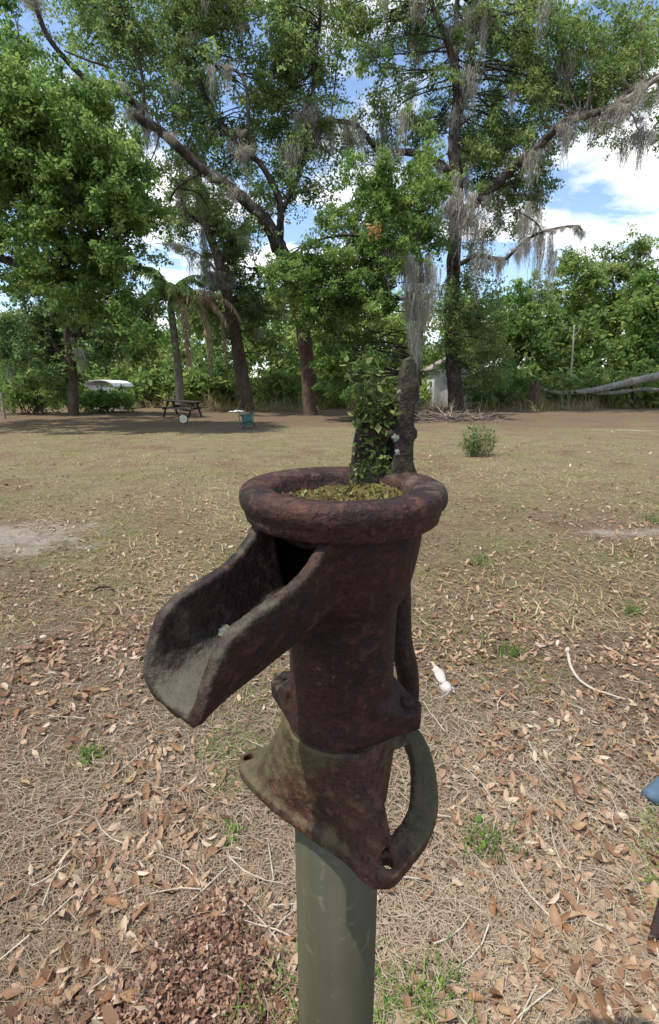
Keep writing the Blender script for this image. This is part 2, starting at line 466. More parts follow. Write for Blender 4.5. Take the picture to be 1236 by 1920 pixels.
def leaf_quads(pos, rng, L, W, up=.4, droop=.25):
    n = len(pos)
    a = unit(rng, n); a[:, 2] -= droop; a /= np.linalg.norm(a, axis=1, keepdims=True)
    nn = unit(rng, n); nn[:, 2] = np.abs(nn[:, 2]) + up
    b = np.cross(nn, a); b /= np.linalg.norm(b, axis=1, keepdims=True) + 1e-9
    s = rng.uniform(.5, 1.5, size=(n, 1))
    l, w = L * s, W * s * rng.uniform(.7, 1.2, size=(n, 1))
    V = np.stack([pos, pos + a * l * .45 + b * w * .5, pos + a * l, pos + a * l * .5 - b * w * .5], 1).reshape(-1, 3)
    F = np.arange(n * 4, dtype=np.int32).reshape(-1, 4)
    return V, F

def crown(name, clumps, mat, parent, n=500, L=.11, W=.055, seed=1, per=22, squash=.75, sig=.2):
    rng = np.random.default_rng(seed)
    P, A = [], []
    for (x, y, z, r) in clumps:
        ns = max(4, int(10 * r)); cnt = max(6, int(n * (r ** 1.6) / ns))
        cv = rng.uniform(.15, .75)
        d = unit(rng, ns); d[:, 2] = d[:, 2] * squash + .12
        ln = r * rng.uniform(.5, 1.55, (ns, 1))
        st_ = np.array([x, y, z]) + unit(rng, ns) * r * .25
        t_ = rng.random((ns, cnt, 1)) ** .75
        pos = st_[:, None, :] + d[:, None, :] * ln[:, None, :] * t_
        pos[:, :, 2] -= (.28 * ln * t_[:, :, 0] ** 2)
        pos += rng.normal(size=pos.shape) * sig * (.45 + .4 * r) * (1.15 - .75 * t_) * np.array([1, 1, .6])
        tv = np.clip(cv + rng.normal(0, .2, (ns, 1)), 0, 1) + rng.normal(0, .15, (ns, cnt))
        P.append(pos.reshape(-1, 3)); A.append(np.clip(tv, 0, 1).reshape(-1))
    P = np.concatenate(P); A = np.concatenate(A)
    V, F = leaf_quads(P, rng, L, W)
    return link(name, np_mesh(name, V, F, A), mat, parent)

def region(ells, D, rng, dlo=-1.5, dhi=3.5, rlo=.7, rhi=1.35):
    """clumps spread through lobes of the crown: ells = (x, y, rx, ry, count) seen from the lawn"""
    out = []
    for e in ells:
        x, y, rx, ry, cnt = e[:5]
        for _ in range(cnt):
            a = rng.uniform(0, 6.283); q = math.sqrt(rng.random()) * rng.uniform(.8, 1.25)
            d = D + rng.uniform(dlo, dhi)
            p = at(x + rx * q * math.cos(a), y + ry * q * math.sin(a), d)
            out.append((p.x, p.y, max(p.z, .8), rng.uniform(rlo, rhi)))
    return out

def limb(name, px, D, w0, w1, mat, parent, dd=0.0, n=9, wob=.22, wander=.12, seed=1):
    """a limb through photo points; w0, w1 width in metres; dd = how far it comes towards / away by its end"""
    k = len(px)
    pts = [at(x, y, D + dd * i / max(1, k - 1)) for i, (x, y) in enumerate(px)]
    rr = random.Random(seed)
    for i in range(1, k - 1):
        pts[i].y += rr.uniform(-wander, wander) * 3
    pts = crom(pts, 5)
    m = len(pts)
    rad = [(w0 + (w1 - w0) * (i / (m - 1)) ** .8) / 2 for i in range(m)]
    b = MB(); b.tube(pts, rad, n, wob, seed=seed)
    b.build(name, mat, parent, True)
    return pts

def twigs(name, clumps, skel, mat, parent, seed=1, r0=.045, maxlen=7):
    rr = random.Random(seed); b = MB()
    S = np.array([p[:] for p in skel])
    for c in clumps:
        p = np.array(c[:3])
        d = np.linalg.norm(S - p, axis=1) + np.maximum(0, S[:, 2] - p[2]) * .8
        s = Vector(S[int(np.argmin(d))]); e = Vector(p)
        if (e - s).length > 5 or pxpt(*p)[1] < -60: continue
        mid = (s + e) / 2 + Vector((rr.uniform(-.4, .4), rr.uniform(-.4, .4), rr.uniform(-.2, .5)))
        ln = (e - s).length
        q = crom([s, mid, e, e + Vector((rr.uniform(-.5, .5), rr.uniform(-.5, .5), rr.uniform(-.1, .6)))], 3)
        k0 = r0 * (.5 + .12 * ln)
        b.tube(q, [k0 * (1 - .85 * i / (len(q) - 1)) for i in range(len(q))], 5, .15, False, seed=rr.randint(0, 9999))
        for _ in range(3):
            e2 = e + Vector((rr.uniform(-1, 1), rr.uniform(-1, 1), rr.uniform(-.5, .8))) * c[3]
            b.tube([mid, (mid + e2) / 2 + Vector((0, 0, .12)), e2], [k0 * .4, k0 * .25, k0 * .08], 4, 0, False)
    return b.build(name, mat, parent)

# spanish moss prototypes: bundles of hanging fibre, top at the origin, 1 m long
def moss_proto(seed, n, rx, rz):
    rng = np.random.default_rng(seed)
    V, F, A = [], [], []
    for i in range(n):
        x, y = rng.normal(0, rx, 2)
        L = rng.uniform(.15, 1.0) ** 1.3 * math.exp(-(x * x + y * y) / (2 * (rx * 1.6) ** 2))
        w = rng.uniform(.004, .011)
        a = rng.uniform(0, PI); dx, dy = math.cos(a) * w, math.sin(a) * w
        z0 = -.45 * rng.random() ** 2.2 + .02
        ph = rng.uniform(0, 6.28); amp = rng.uniform(.02, .10)
        conv = rng.uniform(-.15, .5)
        K = 7; b = len(V)
        for k in range(K + 1):
            t = k / K
            px_ = x * (1 - conv * t) + amp * math.sin(ph + 7 * t) * min(1, .2 + t * 1.5); py_ = y * (1 - conv * t) + amp * math.cos(ph + 6 * t) * min(1, .2 + t * 1.5)
            ww = (1 - t) ** .6 * (.8 + .6 * rng.random())
            V.append((px_ - dx * ww, py_ - dy * ww, z0 - L * t)); V.append((px_ + dx * ww, py_ + dy * ww, z0 - L * t))
        for k in range(K):
            F.append((b + 2 * k, b + 2 * k + 1, b + 2 * k + 3, b + 2 * k + 2)); A.append(min(1, max(0, rng.normal(.5, .22))))
    me = np_mesh('spanish_moss', np.array(V), np.array(F), np.array(A)); me.materials.append(M['moss'])
    return me
MOSS = [moss_proto(50 + i, n, rx, 1) for i, (n, rx) in enumerate([(110, .10), (140, .16), (190, .22), (90, .07), (160, .13), (240, .30)])]
def moss(parent, p, length, width=1.0, k=None):
    o = bpy.data.objects.new('spanish_moss', MOSS[rnd.randrange(5) if k is None else k])
    COL.objects.link(o)
    o.parent = parent
    o.matrix_parent_inverse = Matrix.Translation(-Vector(parent.location))
    o['kind'] = 'stuff'
    o.location = p; o.rotation_euler = (0, 0, rnd.uniform(0, 6.28)); o.scale = (width, width, length)
    return o

# ------------------------------------------------------------------ trees
rngT = random.Random(21)
def drape(parent, pts, n, lo, hi, rr, w=(.8, 1.6)):
    for _ in range(n):
        p = pts[rr.randrange(len(pts))]
        moss(parent, (p[0] + rr.uniform(-.3, .3), p[1] + rr.uniform(-.5, .3), p[2] - .05), lo * .6 + (hi - lo * .6) * rr.random() ** 1.8, rr.uniform(*w))

# --- big leaning oak behind the chair (trunk at 580)
D1 = 27.0
t1 = empty('oak_tree', (at(582, 778, D1).x, D1, 0), 'tall oak with a long dark limb sweeping up to the top left', 'tree')
k1 = limb('trunk', [(584, 792), (580, 768), (578, 700), (570, 630), (555, 560), (537, 495), (520, 455)], D1, .86, .72, M['bark_red'], t1, n=14, wander=.05, seed=2)
L1 = limb('limb', [(522, 470), (505, 425), (470, 385), (430, 352), (385, 320), (340, 280), (300, 248), (268, 230), (258, 200), (225, 170), (190, 160), (150, 135), (105, 90), (70, 30), (45, -60)], D1 - .3, .66, .16, M['bark'], t1, -3, 10, seed=3)
L2 = limb('limb', [(524, 450), (527, 400), (520, 365), (490, 310), (458, 280), (468, 240), (462, 165), (440, 125), (402, 122)], D1 - .3, .40, .10, M['bark'], t1, -1.5, 8, seed=4)
L3 = limb('limb', [(268, 228), (250, 185), (215, 160), (195, 120), (160, 105), (120, 95)], D1 - 2, .2, .05, M['bark'], t1, -1, 7, seed=5)
L4 = limb('limb', [(300, 250), (270, 200), (262, 130), (250, 60), (225, -20)], D1 - 1.5, .22, .08, M['bark'], t1, 1, 7, seed=6)
L5 = limb('limb', [(385, 322), (345, 345), (325, 372), (318, 400)], D1 - 1, .16, .04, M['bark'], t1, -.5, 6, seed=7)
L6 = limb('limb', [(460, 283), (425, 250), (395, 200), (370, 130), (360, 50), (350, -30)], D1 - .5, .22, .07, M['bark'], t1, 1.5, 7, seed=8)
L7 = limb('limb', [(527, 400), (560, 330), (580, 240), (590, 140), (600, 30), (606, -40)], D1, .30, .10, M['bark'], t1, 2, 8, seed=9)
sk1 = L1 + L2 + L3 + L4 + L5 + L6 + L7
c1 = region([(130, 60, 130, 70, 12), (250, 90, 110, 100, 24), (370, 70, 110, 110, 34), (480, 70, 110, 110, 34), (580, 60, 90, 90, 22), (320, 190, 90, 60, 13),
             (430, 210, 100, 80, 22), (540, 200, 80, 110, 24), (400, 290, 60, 40, 8), (520, 310, 80, 70, 16), (450, 400, 60, 40, 8), (250, 330, 60, 60, 6), (330, 310, 50, 40, 6), (300, 10, 250, 40, 22), (600, 330, 60, 60, 10),
             (350, -80, 320, 70, 36)], D1, rngT, -.8, 4.5)
crown('crown', c1, M['leaf_oak'], t1, 350, .155, .078, 11)
twigs('twigs', c1, sk1, M['bark'], t1, 12)
drape(t1, L1 + L2 + L6, 26, .5, 1.5, rngT)
drape(t1, [c[:3] for c in c1], 40, .5, 1.6, rngT)

# --- mossy oak in the middle distance (trunk at 460)
D2 = 33.0
t2 = empty('oak_tree', (at(462, 768, D2).x, D2, 0), 'slender mossy oak right of the palm with a red brown trunk', 'tree')
k2 = limb('trunk', [(466, 785), (462, 762), (452, 690), (440, 620), (428, 560), (408, 480), (385, 420), (370, 360), (365, 300)], D2, 1.15, .3, M['bark_red'], t2, n=12, wander=.05, seed=21)
L = limb('limb', [(420, 530), (390, 490), (350, 465), (290, 456)], D2 - .5, .2, .04, M['bark_pale'], t2, -1, 6, seed=22)
L += limb('limb', [(412, 500), (440, 440), (470, 400), (480, 350)], D2, .3, .08, M['bark'], t2, 1, 7, seed=23)
L += limb('limb', [(385, 425), (350, 395), (335, 360), (330, 330)], D2, .25, .06, M['bark'], t2, -1, 7, seed=24)
c2 = region([(375, 420, 60, 60, 11), (440, 440, 50, 50, 9), (400, 530, 50, 60, 9), (470, 520, 60, 50, 13), (500, 590, 60, 50, 12), (340, 370, 40, 40, 7), (420, 600, 60, 40, 7)], D2, rngT, -1, 3)
crown('crown', c2, M['leaf_oak'], t2, 560, .17, .09, 25)
twigs('twigs', c2, k2[12:] + L, M['bark'], t2, 26)
drape(t2, L + k2[14:], 32, .8, 2.3, rngT, (1.2, 2.4))
drape(t2, [c[:3] for c in c2], 22, .8, 2.0, rngT, (1.0, 2.0))

# --- great moss hung oak on the right (trunk at 850)
D3 = 30.0
t3 = empty('oak_tree', (at(852, 770, D3).x, D3, 0), 'great moss hung oak right of the pump with a dead lower limb', 'tree')
k3 = limb('trunk', [(856, 785), (853, 760), (850, 690), (847, 600), (850, 520), (852, 440), (856, 360), (850, 290), (855, 235), (862, 170)], D3, 1.0, .55, M['bark'], t3, n=14, wander=.08, seed=31)
LB = []
LB += limb('limb', [(858, 215), (848, 130), (832, 70), (812, 20), (800, -50)], D3, .42, .2, M['bark'], t3, 0, 9, seed=32)
LB += limb('limb', [(862, 190), (856, 110), (856, 40), (862, -50)], D3, .42, .22, M['bark'], t3, 1, 9, seed=33)
LB += limb('limb', [(862, 215), (880, 150), (888, 70), (895, 0), (900, -60)], D3, .34, .16, M['bark'], t3, -1, 8, seed=34)
LR = limb('limb', [(853, 420), (890, 380), (945, 330), (985, 295), (1015, 270), (1050, 235), (1095, 212), (1150, 200), (1190, 165), (1250, 135)], D3 - .3, .62, .24, M['bark'], t3, -4, 10, seed=35)
LR += limb('limb', [(1140, 205), (1180, 215), (1205, 235), (1215, 250)], D3 - 3.4, .12, .04, M['bark_pale'], t3, -.5, 6, seed=36)
LR += limb('limb', [(1170, 190), (1200, 170), (1232, 150), (1260, 145)], D3 - 3.7, .3, .2, M['bark_pale'], t3, -1, 8, seed=37)
LL = limb('limb', [(850, 330), (815, 300), (770, 287), (715, 280), (665, 240), (610, 222), (560, 212)], D3 - .3, .5, .14, M['bark'], t3, -2, 9, seed=38)
LD = limb('limb', [(852, 500), (870, 492), (895, 480), (940, 488), (965, 470), (1000, 442), (1040, 428), (1075, 426), (1092, 432)], D3 - .5, .30, .09, M['bark'], t3, -2.5, 8, seed=39)
LD += limb('limb', [(1068, 427), (1085, 424), (1094, 436)], D3 - 2.8, .08, .04, M['bark'], t3, 0, 6, seed=40)
LD += limb('limb', [(1020, 440), (1000, 415), (965, 400), (930, 405)], D3 - 2.3, .1, .04, M['bark'], t3, .5, 6, seed=41)
sk3 = k3[20:] + LB + LR + LL
c3 = region([(740, 80, 90, 110, 26), (700, 220, 70, 70, 14), (800, 190, 50, 60, 7), (930, 60, 80, 90, 26), (1010, 80, 80, 90, 28), (960, 190, 90, 70, 26), (1080, 130, 90, 80, 26), (1150, 60, 90, 60, 14),
             (1210, 60, 50, 60, 8), (1180, 150, 60, 40, 8), (900, 270, 60, 60, 13), (960, 340, 60, 50, 12), (1020, 250, 50, 30, 5), (880, 350, 60, 50, 9), (1000, 345, 35, 45, 6), (960, 420, 40, 25, 4),
             (700, 10, 100, 50, 12), (890, 570, 60, 60, 18), (900, 650, 60, 60, 16), (840, 620, 30, 60, 6), (1130, 255, 50, 20, 3), (1235, 215, 20, 50, 4), (1090, 170, 90, 45, 14), (870, 430, 50, 40, 8), (930, 260, 50, 40, 8), (820, 250, 40, 50, 7), (1180, 110, 60, 40, 8), (900, -80, 340, 70, 30)], D3, rngT, -1.2, 4.5, .7, 1.4)
crown('crown', c3, M['leaf_oak'], t3, 350, .16, .08, 42)
twigs('twigs', c3, sk3 + k3, M['bark'], t3, 43)
drape(t3, LR, 46, .6, 2.6, rngT, (.6, 1.5))
drape(t3, LL, 24, .7, 2.4, rngT, (1.0, 2.0))
drape(t3, LB + k3[24:], 18, .8, 2.2, rngT, (1.0, 2.0))
drape(t3, LD[12:40], 22, .4, 1.5, rngT, (.5, 1.1))
drape(t3, [c[:3] for c in c3[:-40]], 75, .7, 2.6, rngT, (.9, 1.8))
for x, y, ln, w in ((835, 360, 2.0, 2.0), (860, 355, 2.6, 2.6), (885, 362, 2.4, 2.2), (870, 380, 3.0, 2.0), (848, 372, 2.2, 1.8), (895, 400, 2.2, 1.8), (1018, 428, 3.9, 1.2), (1035, 440, 3.4, 1.0), (1040, 470, 2.6, 1.0), (985, 400, 2.0, 1.2), (1010, 400, 2.6, 1.3), (905, 470, 2.0, 2.2), (940, 480, 1.4, 1.6), (990, 380, 2.3, 1.3)):
    moss(t3, at(x, y, D3 - 2.0), ln, w)

# --- leafy oak straight behind the pump, moss curtain on its near side
D4 = 23.0
t4 = empty('oak_tree', (at(775, 790, D4).x, D4, 0), 'bright leaved oak directly behind the pump with a grey moss curtain', 'tree')
k4 = limb('trunk', [(772, 800), (774, 770), (778, 700), (783, 630), (788, 560), (785, 490), (770, 430), (745, 380), (720, 340)], D4, .62, .2, M['bark'], t4, n=12, wander=.05, seed=51)
L = limb('limb', [(784, 520), (740, 480), (690, 450), (630, 440), (570, 460)], D4, .28, .07, M['bark'], t4, -1, 7, seed=52)
L += limb('limb', [(786, 560), (730, 560), (680, 550), (620, 560)], D4, .2, .05, M['bark'], t4, -1.5, 7, seed=53)
L += limb('limb', [(778, 450), (800, 400), (830, 340)], D4, .2, .06, M['bark'], t4, 1, 7, seed=54)
c4 = region([(640, 470, 90, 70, 34), (720, 430, 80, 70, 34), (560, 510, 60, 45, 15), (620, 545, 80, 50, 26), (780, 340, 60, 60, 18), (700, 340, 60, 50, 14), (800, 430, 30, 40, 7), (700, 530, 50, 50, 16), (590, 590, 60, 40, 12),
             (660, 620, 55, 60, 18), (690, 680, 50, 50, 14), (640, 690, 40, 45, 10), (705, 745, 35, 25, 7)], D4, rngT, -1.8, 2.8, .4, 1.0)
crown('crown', c4, M['leaf_bright'], t4, 820, .13, .07, 55)
twigs('twigs', c4, k4[10:] + L, M['bark'], t4, 56, .035)
rr = random.Random(61)
for _ in range(30):
    q = rr.random(); x, y = 788 - 6 * q + rr.gauss(0, 17 * (1 - .6 * q)), 475 + 165 * q
    moss(t4, at(x, y, D4 - 1.0 + rr.uniform(-.4, .5)), rr.uniform(.9, 2.4), rr.uniform(.5, 1.1), rr.randrange(6))
for x, y, ln, w, k in ((735, 470, 1.6, 1.3, 2), (815, 500, 2.4, 1.0, 2), (760, 480, 2.0, 1.0, 1)):
    moss(t4, at(x, y, D4 - 1.1), ln, w, k)
b = MB()
rr = random.Random(4)
V, F = leaf_quads(np.array([at(702 + rr.gauss(0, 6), 430 + rr.gauss(0, 10), D4 - 2.4)[:] for _ in range(60)]), np.random.default_rng(3), .17, .07)
link('dead_leaf_spray', np_mesh('dead_leaf_spray', V, F, np.random.default_rng(1).random(60)), M['dead_orange'], t4)['kind'] = 'stuff'

# --- bright crown overhanging from the left, its trunk outside the picture
D5 = 17.5
p5 = Vector((-15.5, D5 + .5, 0))
t5 = empty('oak_tree', p5, 'bright green oak crown hanging in from the left edge', 'tree')
b = MB(); b.tube(crom([p5 + Vector((0, 0, -.2)), p5 + Vector((.1, 0, 2)), p5 + Vector((.6, -.2, 4.5)), p5 + Vector((1.0, 0, 7.5)), p5 + Vector((1.8, .2, 11))], 4), [.55, .5, .46, .44, .43, .42, .41, .4, .38, .36, .35, .33, .32, .3, .27, .22, .18], 12, .15)
b.build('trunk', M['bark'], t5, True)
L = limb('limb', [(-160, 440), (-60, 465), (20, 490), (80, 512), (140, 535), (200, 560), (255, 590)], D5, .40, .07, M['bark'], t5, -.5, 8, seed=61)
L += limb('limb', [(-170, 300), (-40, 330), (60, 380), (150, 395), (230, 400)], D5 + .6, .4, .06, M['bark'], t5, 0, 8, seed=62)
L += limb('limb', [(-180, 240), (-60, 220), (60, 190), (150, 210), (210, 250)], D5 + 1, .35, .06, M['bark'], t5, 0, 8, seed=63)
L += limb('limb', [(80, 512), (120, 500), (160, 480), (215, 470)], D5, .15, .04, M['bark'], t5, -.4, 6, seed=64)
c5 = region([(50, 190, 70, 80, 24), (130, 260, 90, 80, 34), (200, 330, 70, 60, 24), (60, 330, 90, 80, 34), (240, 400, 45, 50, 16), (150, 390, 90, 60, 28), (40, 440, 60, 50, 16), (140, 480, 80, 40, 18), (230, 470, 50, 40, 8), (180, 550, 70, 45, 18), (230, 600, 45, 40, 10),
             (20, 110, 40, 60, 8), (-60, 250, 60, 180, 22), (70, 520, 60, 24, 8)], D5, rngT, -2.0, 2.6, .4, .95)
for _ in range(44):                                      # the part of the crown beyond the picture's edge
    a_, q_ = rngT.uniform(0, 6.283), rngT.uniform(1.2, 4.6)
    c5.append((p5.x + .8 + q_ * math.cos(a_), p5.y + q_ * math.sin(a_), rngT.uniform(6.5, 13.5), rngT.uniform(.7, 1.1)))
crown('crown', c5, M['leaf_bright'], t5, 900, .125, .066, 65, sig=.2)
twigs('twigs', c5, L, M['bark'], t5, 66, .03)
drape(t5, L, 14, .4, 1.0, rngT, (.7, 1.2))

# --- dark trunked tree at the left end of the lawn
D6 = 26.0
t6 = empty('oak_tree', (at(137, 782, D6).x, D6, 0), 'dark ivy clad tree at the far left end of the lawn', 'tree')
k6 = limb('trunk', [(141, 792), (139, 770), (136, 700), (130, 620), (128, 540), (120, 470), (110, 400)], D6, .62, .25, M['bark_red'], t6, n=10, wander=.04, seed=71)
L = limb('limb', [(136, 690), (105, 640), (92, 580), (88, 500)], D6, .26, .1, M['bark'], t6, .5, 7, seed=72)
L += limb('limb', [(132, 640), (170, 600), (200, 560)], D6, .2, .06, M['bark'], t6, -.5, 7, seed=73)
c6 = region([(60, 640, 60, 60, 14), (110, 600, 50, 60, 12), (180, 625, 60, 50, 16), (230, 620, 50, 50, 10), (110, 690, 40, 30, 6), (40, 560, 40, 40, 5), (20, 690, 30, 40, 5), (265, 640, 35, 40, 5)], D6, rngT, -1.2, 2.5, .6, 1.05)
crown('crown', c6, M['leaf_dark'], t6, 800, .14, .075, 75)
twigs('twigs', c6, k6 + L, M['bark'], t6, 76, .035)
drape(t6, [c[:3] for c in c6] + L, 26, .6, 1.6, rngT)

# --- palm
D7 = 31.0
t7 = empty('palm_tree', (at(338, 768, D7).x, D7, 0), 'feather palm with a pale trunk and drooping brown fronds', 'palm')
k7 = limb('trunk', [(340, 785), (338, 762), (335, 700), (328, 640), (322, 590), (320, 560)], D7, .62, .36, M['bark_palm'], t7, n=12, wander=.02, wob=.1, seed=81)
top = k7[-1]
def frond(name, az, el, ln, bend, mat, seed, ll=.55):
    rng = np.random.default_rng(seed)
    K = 16; pts = []; p = np.array(top[:]); e = el
    for k in range(K + 1):
        pts.append(p.copy())
        d = np.array([math.cos(az) * math.cos(e), math.sin(az) * math.cos(e), math.sin(e)])
        p = p + d * ln / K; e = max(-1.52, e - bend / K * (1 + .6 * k / K))
    V, F, A = [], [], []
    pts = np.array(pts)
    for k in range(K):                                       # rachis: a thin three sided stem
        a, c = pts[k], pts[k + 1]; w = .035 * (1 - k / K) + .008
        b_ = len(V)
        for q, ww in ((a, w), (c, w * .93)):
            for ang in (0, 2.1, 4.2): V.append(q + np.array([math.cos(ang + az) * ww, math.sin(ang + az) * ww, math.sin(ang) * ww]))
        for j in range(3): F.append((b_ + j, b_ + (j + 1) % 3, b_ + 3 + (j + 1) % 3, b_ + 3 + j)); A.append(.8)
    side = np.array([-math.sin(az), math.cos(az), 0])
    for i in range(120):
        t = .12 + .88 * (i // 2) / 60; kf = t * K; k = min(K - 1, int(kf)); q = pts[k] + (pts[k + 1] - pts[k]) * (kf - k)
        s = 1 if i % 2 else -1
        fw = pts[k + 1] - pts[k]; fw /= np.linalg.norm(fw)
        d = side * s * .75 + fw * .45 + np.array([0, 0, -.55 + rng.uniform(-.3, .3)]) + rng.normal(0, .12, 3); d /= np.linalg.norm(d)
        l = ll * (1 - .55 * t) * rng.uniform(.8, 1.15)
        w = np.cross(d, np.array([rng.normal(), rng.normal(), .6])); w = w / np.linalg.norm(w) * .032
        e1 = q + d * l * .55; e2 = q + d * l + np.array([0, 0, -.3 * l])
        b_ = len(V); V += [q - w, q + w, e1 + w, e1 - w, e2 + w * .2, e2 - w * .2]
        F += [(b_, b_ + 1, b_ + 2, b_ + 3), (b_ + 3, b_ + 2, b_ + 4, b_ + 5)]; v = rng.uniform(.1, .9); A += [v, v]
    return link(name, np_mesh(name, np.array(V), np.array(F), np.array(A)), mat, t7)
for i in range(17):
    frond('frond', i * 2.4 + rnd.uniform(-.2, .2), rnd.uniform(.45, 1.45), rnd.uniform(2.8, 3.8), rnd.uniform(1.1, 2.0), M['frond'], 800 + i, .75)
for i, (az, el, ln, bd) in enumerate(((-.15, .5, 6.6, 2.9), (-.35, .25, 4.6, 1.2), (-.2, .45, 5.0, 1.3), (3.5, -.1, 4.6, 2.4), (3.9, -.3, 3.8, 2.0), (-.5, .3, 6.4, 3.0), (-.9, 0, 5.2, 2.6))):
    frond('dead_frond', az, el, ln, bd, M['frond_dead'], 840 + i, .7)

# --- trees of the right hand wood
wood_specs = [
    ((985, 760), 41, [(985, 600, 50, 60, 15), (975, 690, 50, 40, 10), (1000, 550, 30, 30, 5)], 'rounded lime green young tree beside the great oak', 'leaf_lime'),
    ((1085, 755), 46, [(1080, 560, 60, 60, 20), (1090, 500, 40, 30, 8), (1060, 630, 60, 50, 14)], 'broad dark green tree in the middle of the right wood', 'leaf_wood'),
    ((1150, 755), 50, [(1150, 530, 50, 50, 14), (1140, 600, 60, 50, 14), (1130, 490, 30, 25, 5)], 'mid green tree left of the tallest one in the right wood', 'leaf_wood'),
    ((1192, 755), 48, [(1192, 480, 26, 32, 7), (1190, 550, 40, 40, 9), (1180, 620, 50, 50, 12)], 'tallest sparse tree poking above the right hand wood', 'leaf_wood'),
    ((1240, 755), 42, [(1235, 540, 40, 40, 10), (1225, 610, 50, 50, 13), (1215, 670, 50, 40, 10)], 'lime green tree cut by the right edge of the picture', 'leaf_lime'),
]
for i, (bp, D, el, lab, mt) in enumerate(wood_specs):
    tt = empty('wood_tree', (at(*bp, D).x, D, 0), lab, 'tree', 'trees of the right hand wood')
    cx, cy = el[0][0], el[0][1]
    k = limb('trunk', [(bp[0], bp[1] + 14), (bp[0] + 3, 700), ((bp[0] + cx) / 2, (700 + cy) / 2), (cx, cy - 10)], D, .45, .14, M['bark'], tt, n=8, seed=90 + i)
    cc = region(el, D, rngT, -1.8, 2.4, .8, 1.5)
    crown('crown', cc, M[mt], tt, 330, .24, .13, 100 + i)
    twigs('twigs', cc, k, M['bark'], tt, 120 + i, .04)
# bare snag
t = empty('dead_snag', (at(1073, 700, 39).x, 39, 0), 'thin bare grey snag standing in front of the right wood', 'dead tree')
limb('trunk', [(1070, 765), (1072, 700), (1073, 650), (1077, 610)], 39, .22, .1, M['bark_pale'], t, n=7, seed=130)
limb('branch', [(1074, 635), (1083, 622), (1087, 612)], 39, .07, .03, M['bark_pale'], t, n=5, seed=131)

# --- shrubs along the edge of the lawn, each a plant of its own
shrub_specs = [
    (200, 775, 29, [(225, 752, 24, 16, 6), (185, 762, 26, 10, 6), (150, 750, 14, 14, 3)], 'low yellow green bush half hiding the white shed', 'leaf_lime'),
    (60, 790, 27, [(60, 745, 60, 30, 14)], 'wide green hedge bush at the left end of the lawn', 'leaf_wood'),
    (270, 770, 37, [(280, 720, 40, 40, 12)], 'green bush behind the picnic table', 'leaf_wood'),
    (395, 770, 38, [(395, 720, 40, 40, 12)], 'dark bush between the palm and the slender oak', 'leaf_dark'),
    (520, 770, 37, [(520, 730, 45, 32, 14)], 'round green bush between the two red brown trunks', 'leaf_wood'),
    (640, 770, 36, [(640, 735, 40, 25, 10)], 'low bush behind the pump rim', 'leaf_wood'),
    (930, 770, 34, [(925, 735, 35, 30, 9)], 'dark bush at the foot of the great oak', 'leaf_dark'),
    (960, 770, 37, [(955, 715, 40, 40, 12)], 'lime bush left of the broken stump', 'leaf_lime'),
    (1050, 765, 43, [(1050, 690, 45, 30, 12)], 'green bush behind the pale fallen log', 'leaf_wood'),
    (1150, 765, 42, [(1150, 670, 60, 30, 15)], 'sprawling yellow green bush above the fallen log', 'leaf_lime'),
]
for i, (x, y, D, el, lab, mt) in enumerate(shrub_specs):
    tt = empty('shrub', (at(x, y, D).x, D, 0), lab, 'bush', 'bushes along the lawn edge')
    cc = region(el, D, rngT, -.8, 1.6, .6, 1.1)
    crown('foliage', cc, M[mt], tt, 480, .18, .10, 150 + i)
    b = MB()
    for j, c in enumerate(cc):
        s = Vector((tt.location.x + rnd.uniform(-.4, .4), D + rnd.uniform(-.3, .3), -.05)); e = Vector(c[:3])
        b.tube([s, (s + e) / 2 + Vector((0, 0, .3)), e], [.03, .022, .008], 5, 0, False)
    b.build('stems', M['bark'], tt)

# --- the wood behind, one mass
rngW = random.Random(5)
wc = []
for _ in range(640):
    D = rngW.uniform(40, 62); x = rngW.uniform(-80, 1316)
    topy = 560 if x > 900 else (600 if x < 300 else 560)
    y = rngW.uniform(topy, 765)
    if 190 < x < 330 and y < 620: continue
    p = at(x, y, D); wc.append((p.x, p.y, max(.6, p.z), rngW.uniform(1.1, 2.1)))
for _ in range(420):                                     # undergrowth skirting the lawn
    D = rngW.uniform(36, 44); X = rngW.uniform(-34, 36)
    if D < 40 and (-17.5 < X < -13.5 or (6.5 < X < 10.5 and D < 38)): continue
    wc.append((X, D, rngW.uniform(.3, 2.2), rngW.uniform(.8, 1.4)))
for _ in range(230):                                     # the wood goes on beyond both edges of the picture
    s = rngW.choice((-1, 1)); wc.append((s * rngW.uniform(30, 52), rngW.uniform(14, 58), 10 * rngW.random() ** 1.4 + .5, rngW.uniform(1.3, 2.4)))
wo = crown('woodland', wc, M['leaf_wood'], None, 105, .46, .25, 200, sig=.40)
tag(wo, 'dense green undergrowth and wood closing the far side of the lawn', 'woodland', kind='stuff')
b = MB()
for i in range(26):
    D = rngW.uniform(40, 56); x = rngW.uniform(-40, 1280)
    p = at(x, 770, D); h = rngW.uniform(5, 9)
    b.tube([(p.x, D, -.2), (p.x + rngW.uniform(-.3, .3), D, h * .5), (p.x + rngW.uniform(-.8, .8), D, h)], [.16, .13, .06], 6, .1, False)
tag(b.build('woodland_trunks', M['bark'], None, True), 'thin trunks half hidden inside the far wood', 'woodland', kind='stuff')

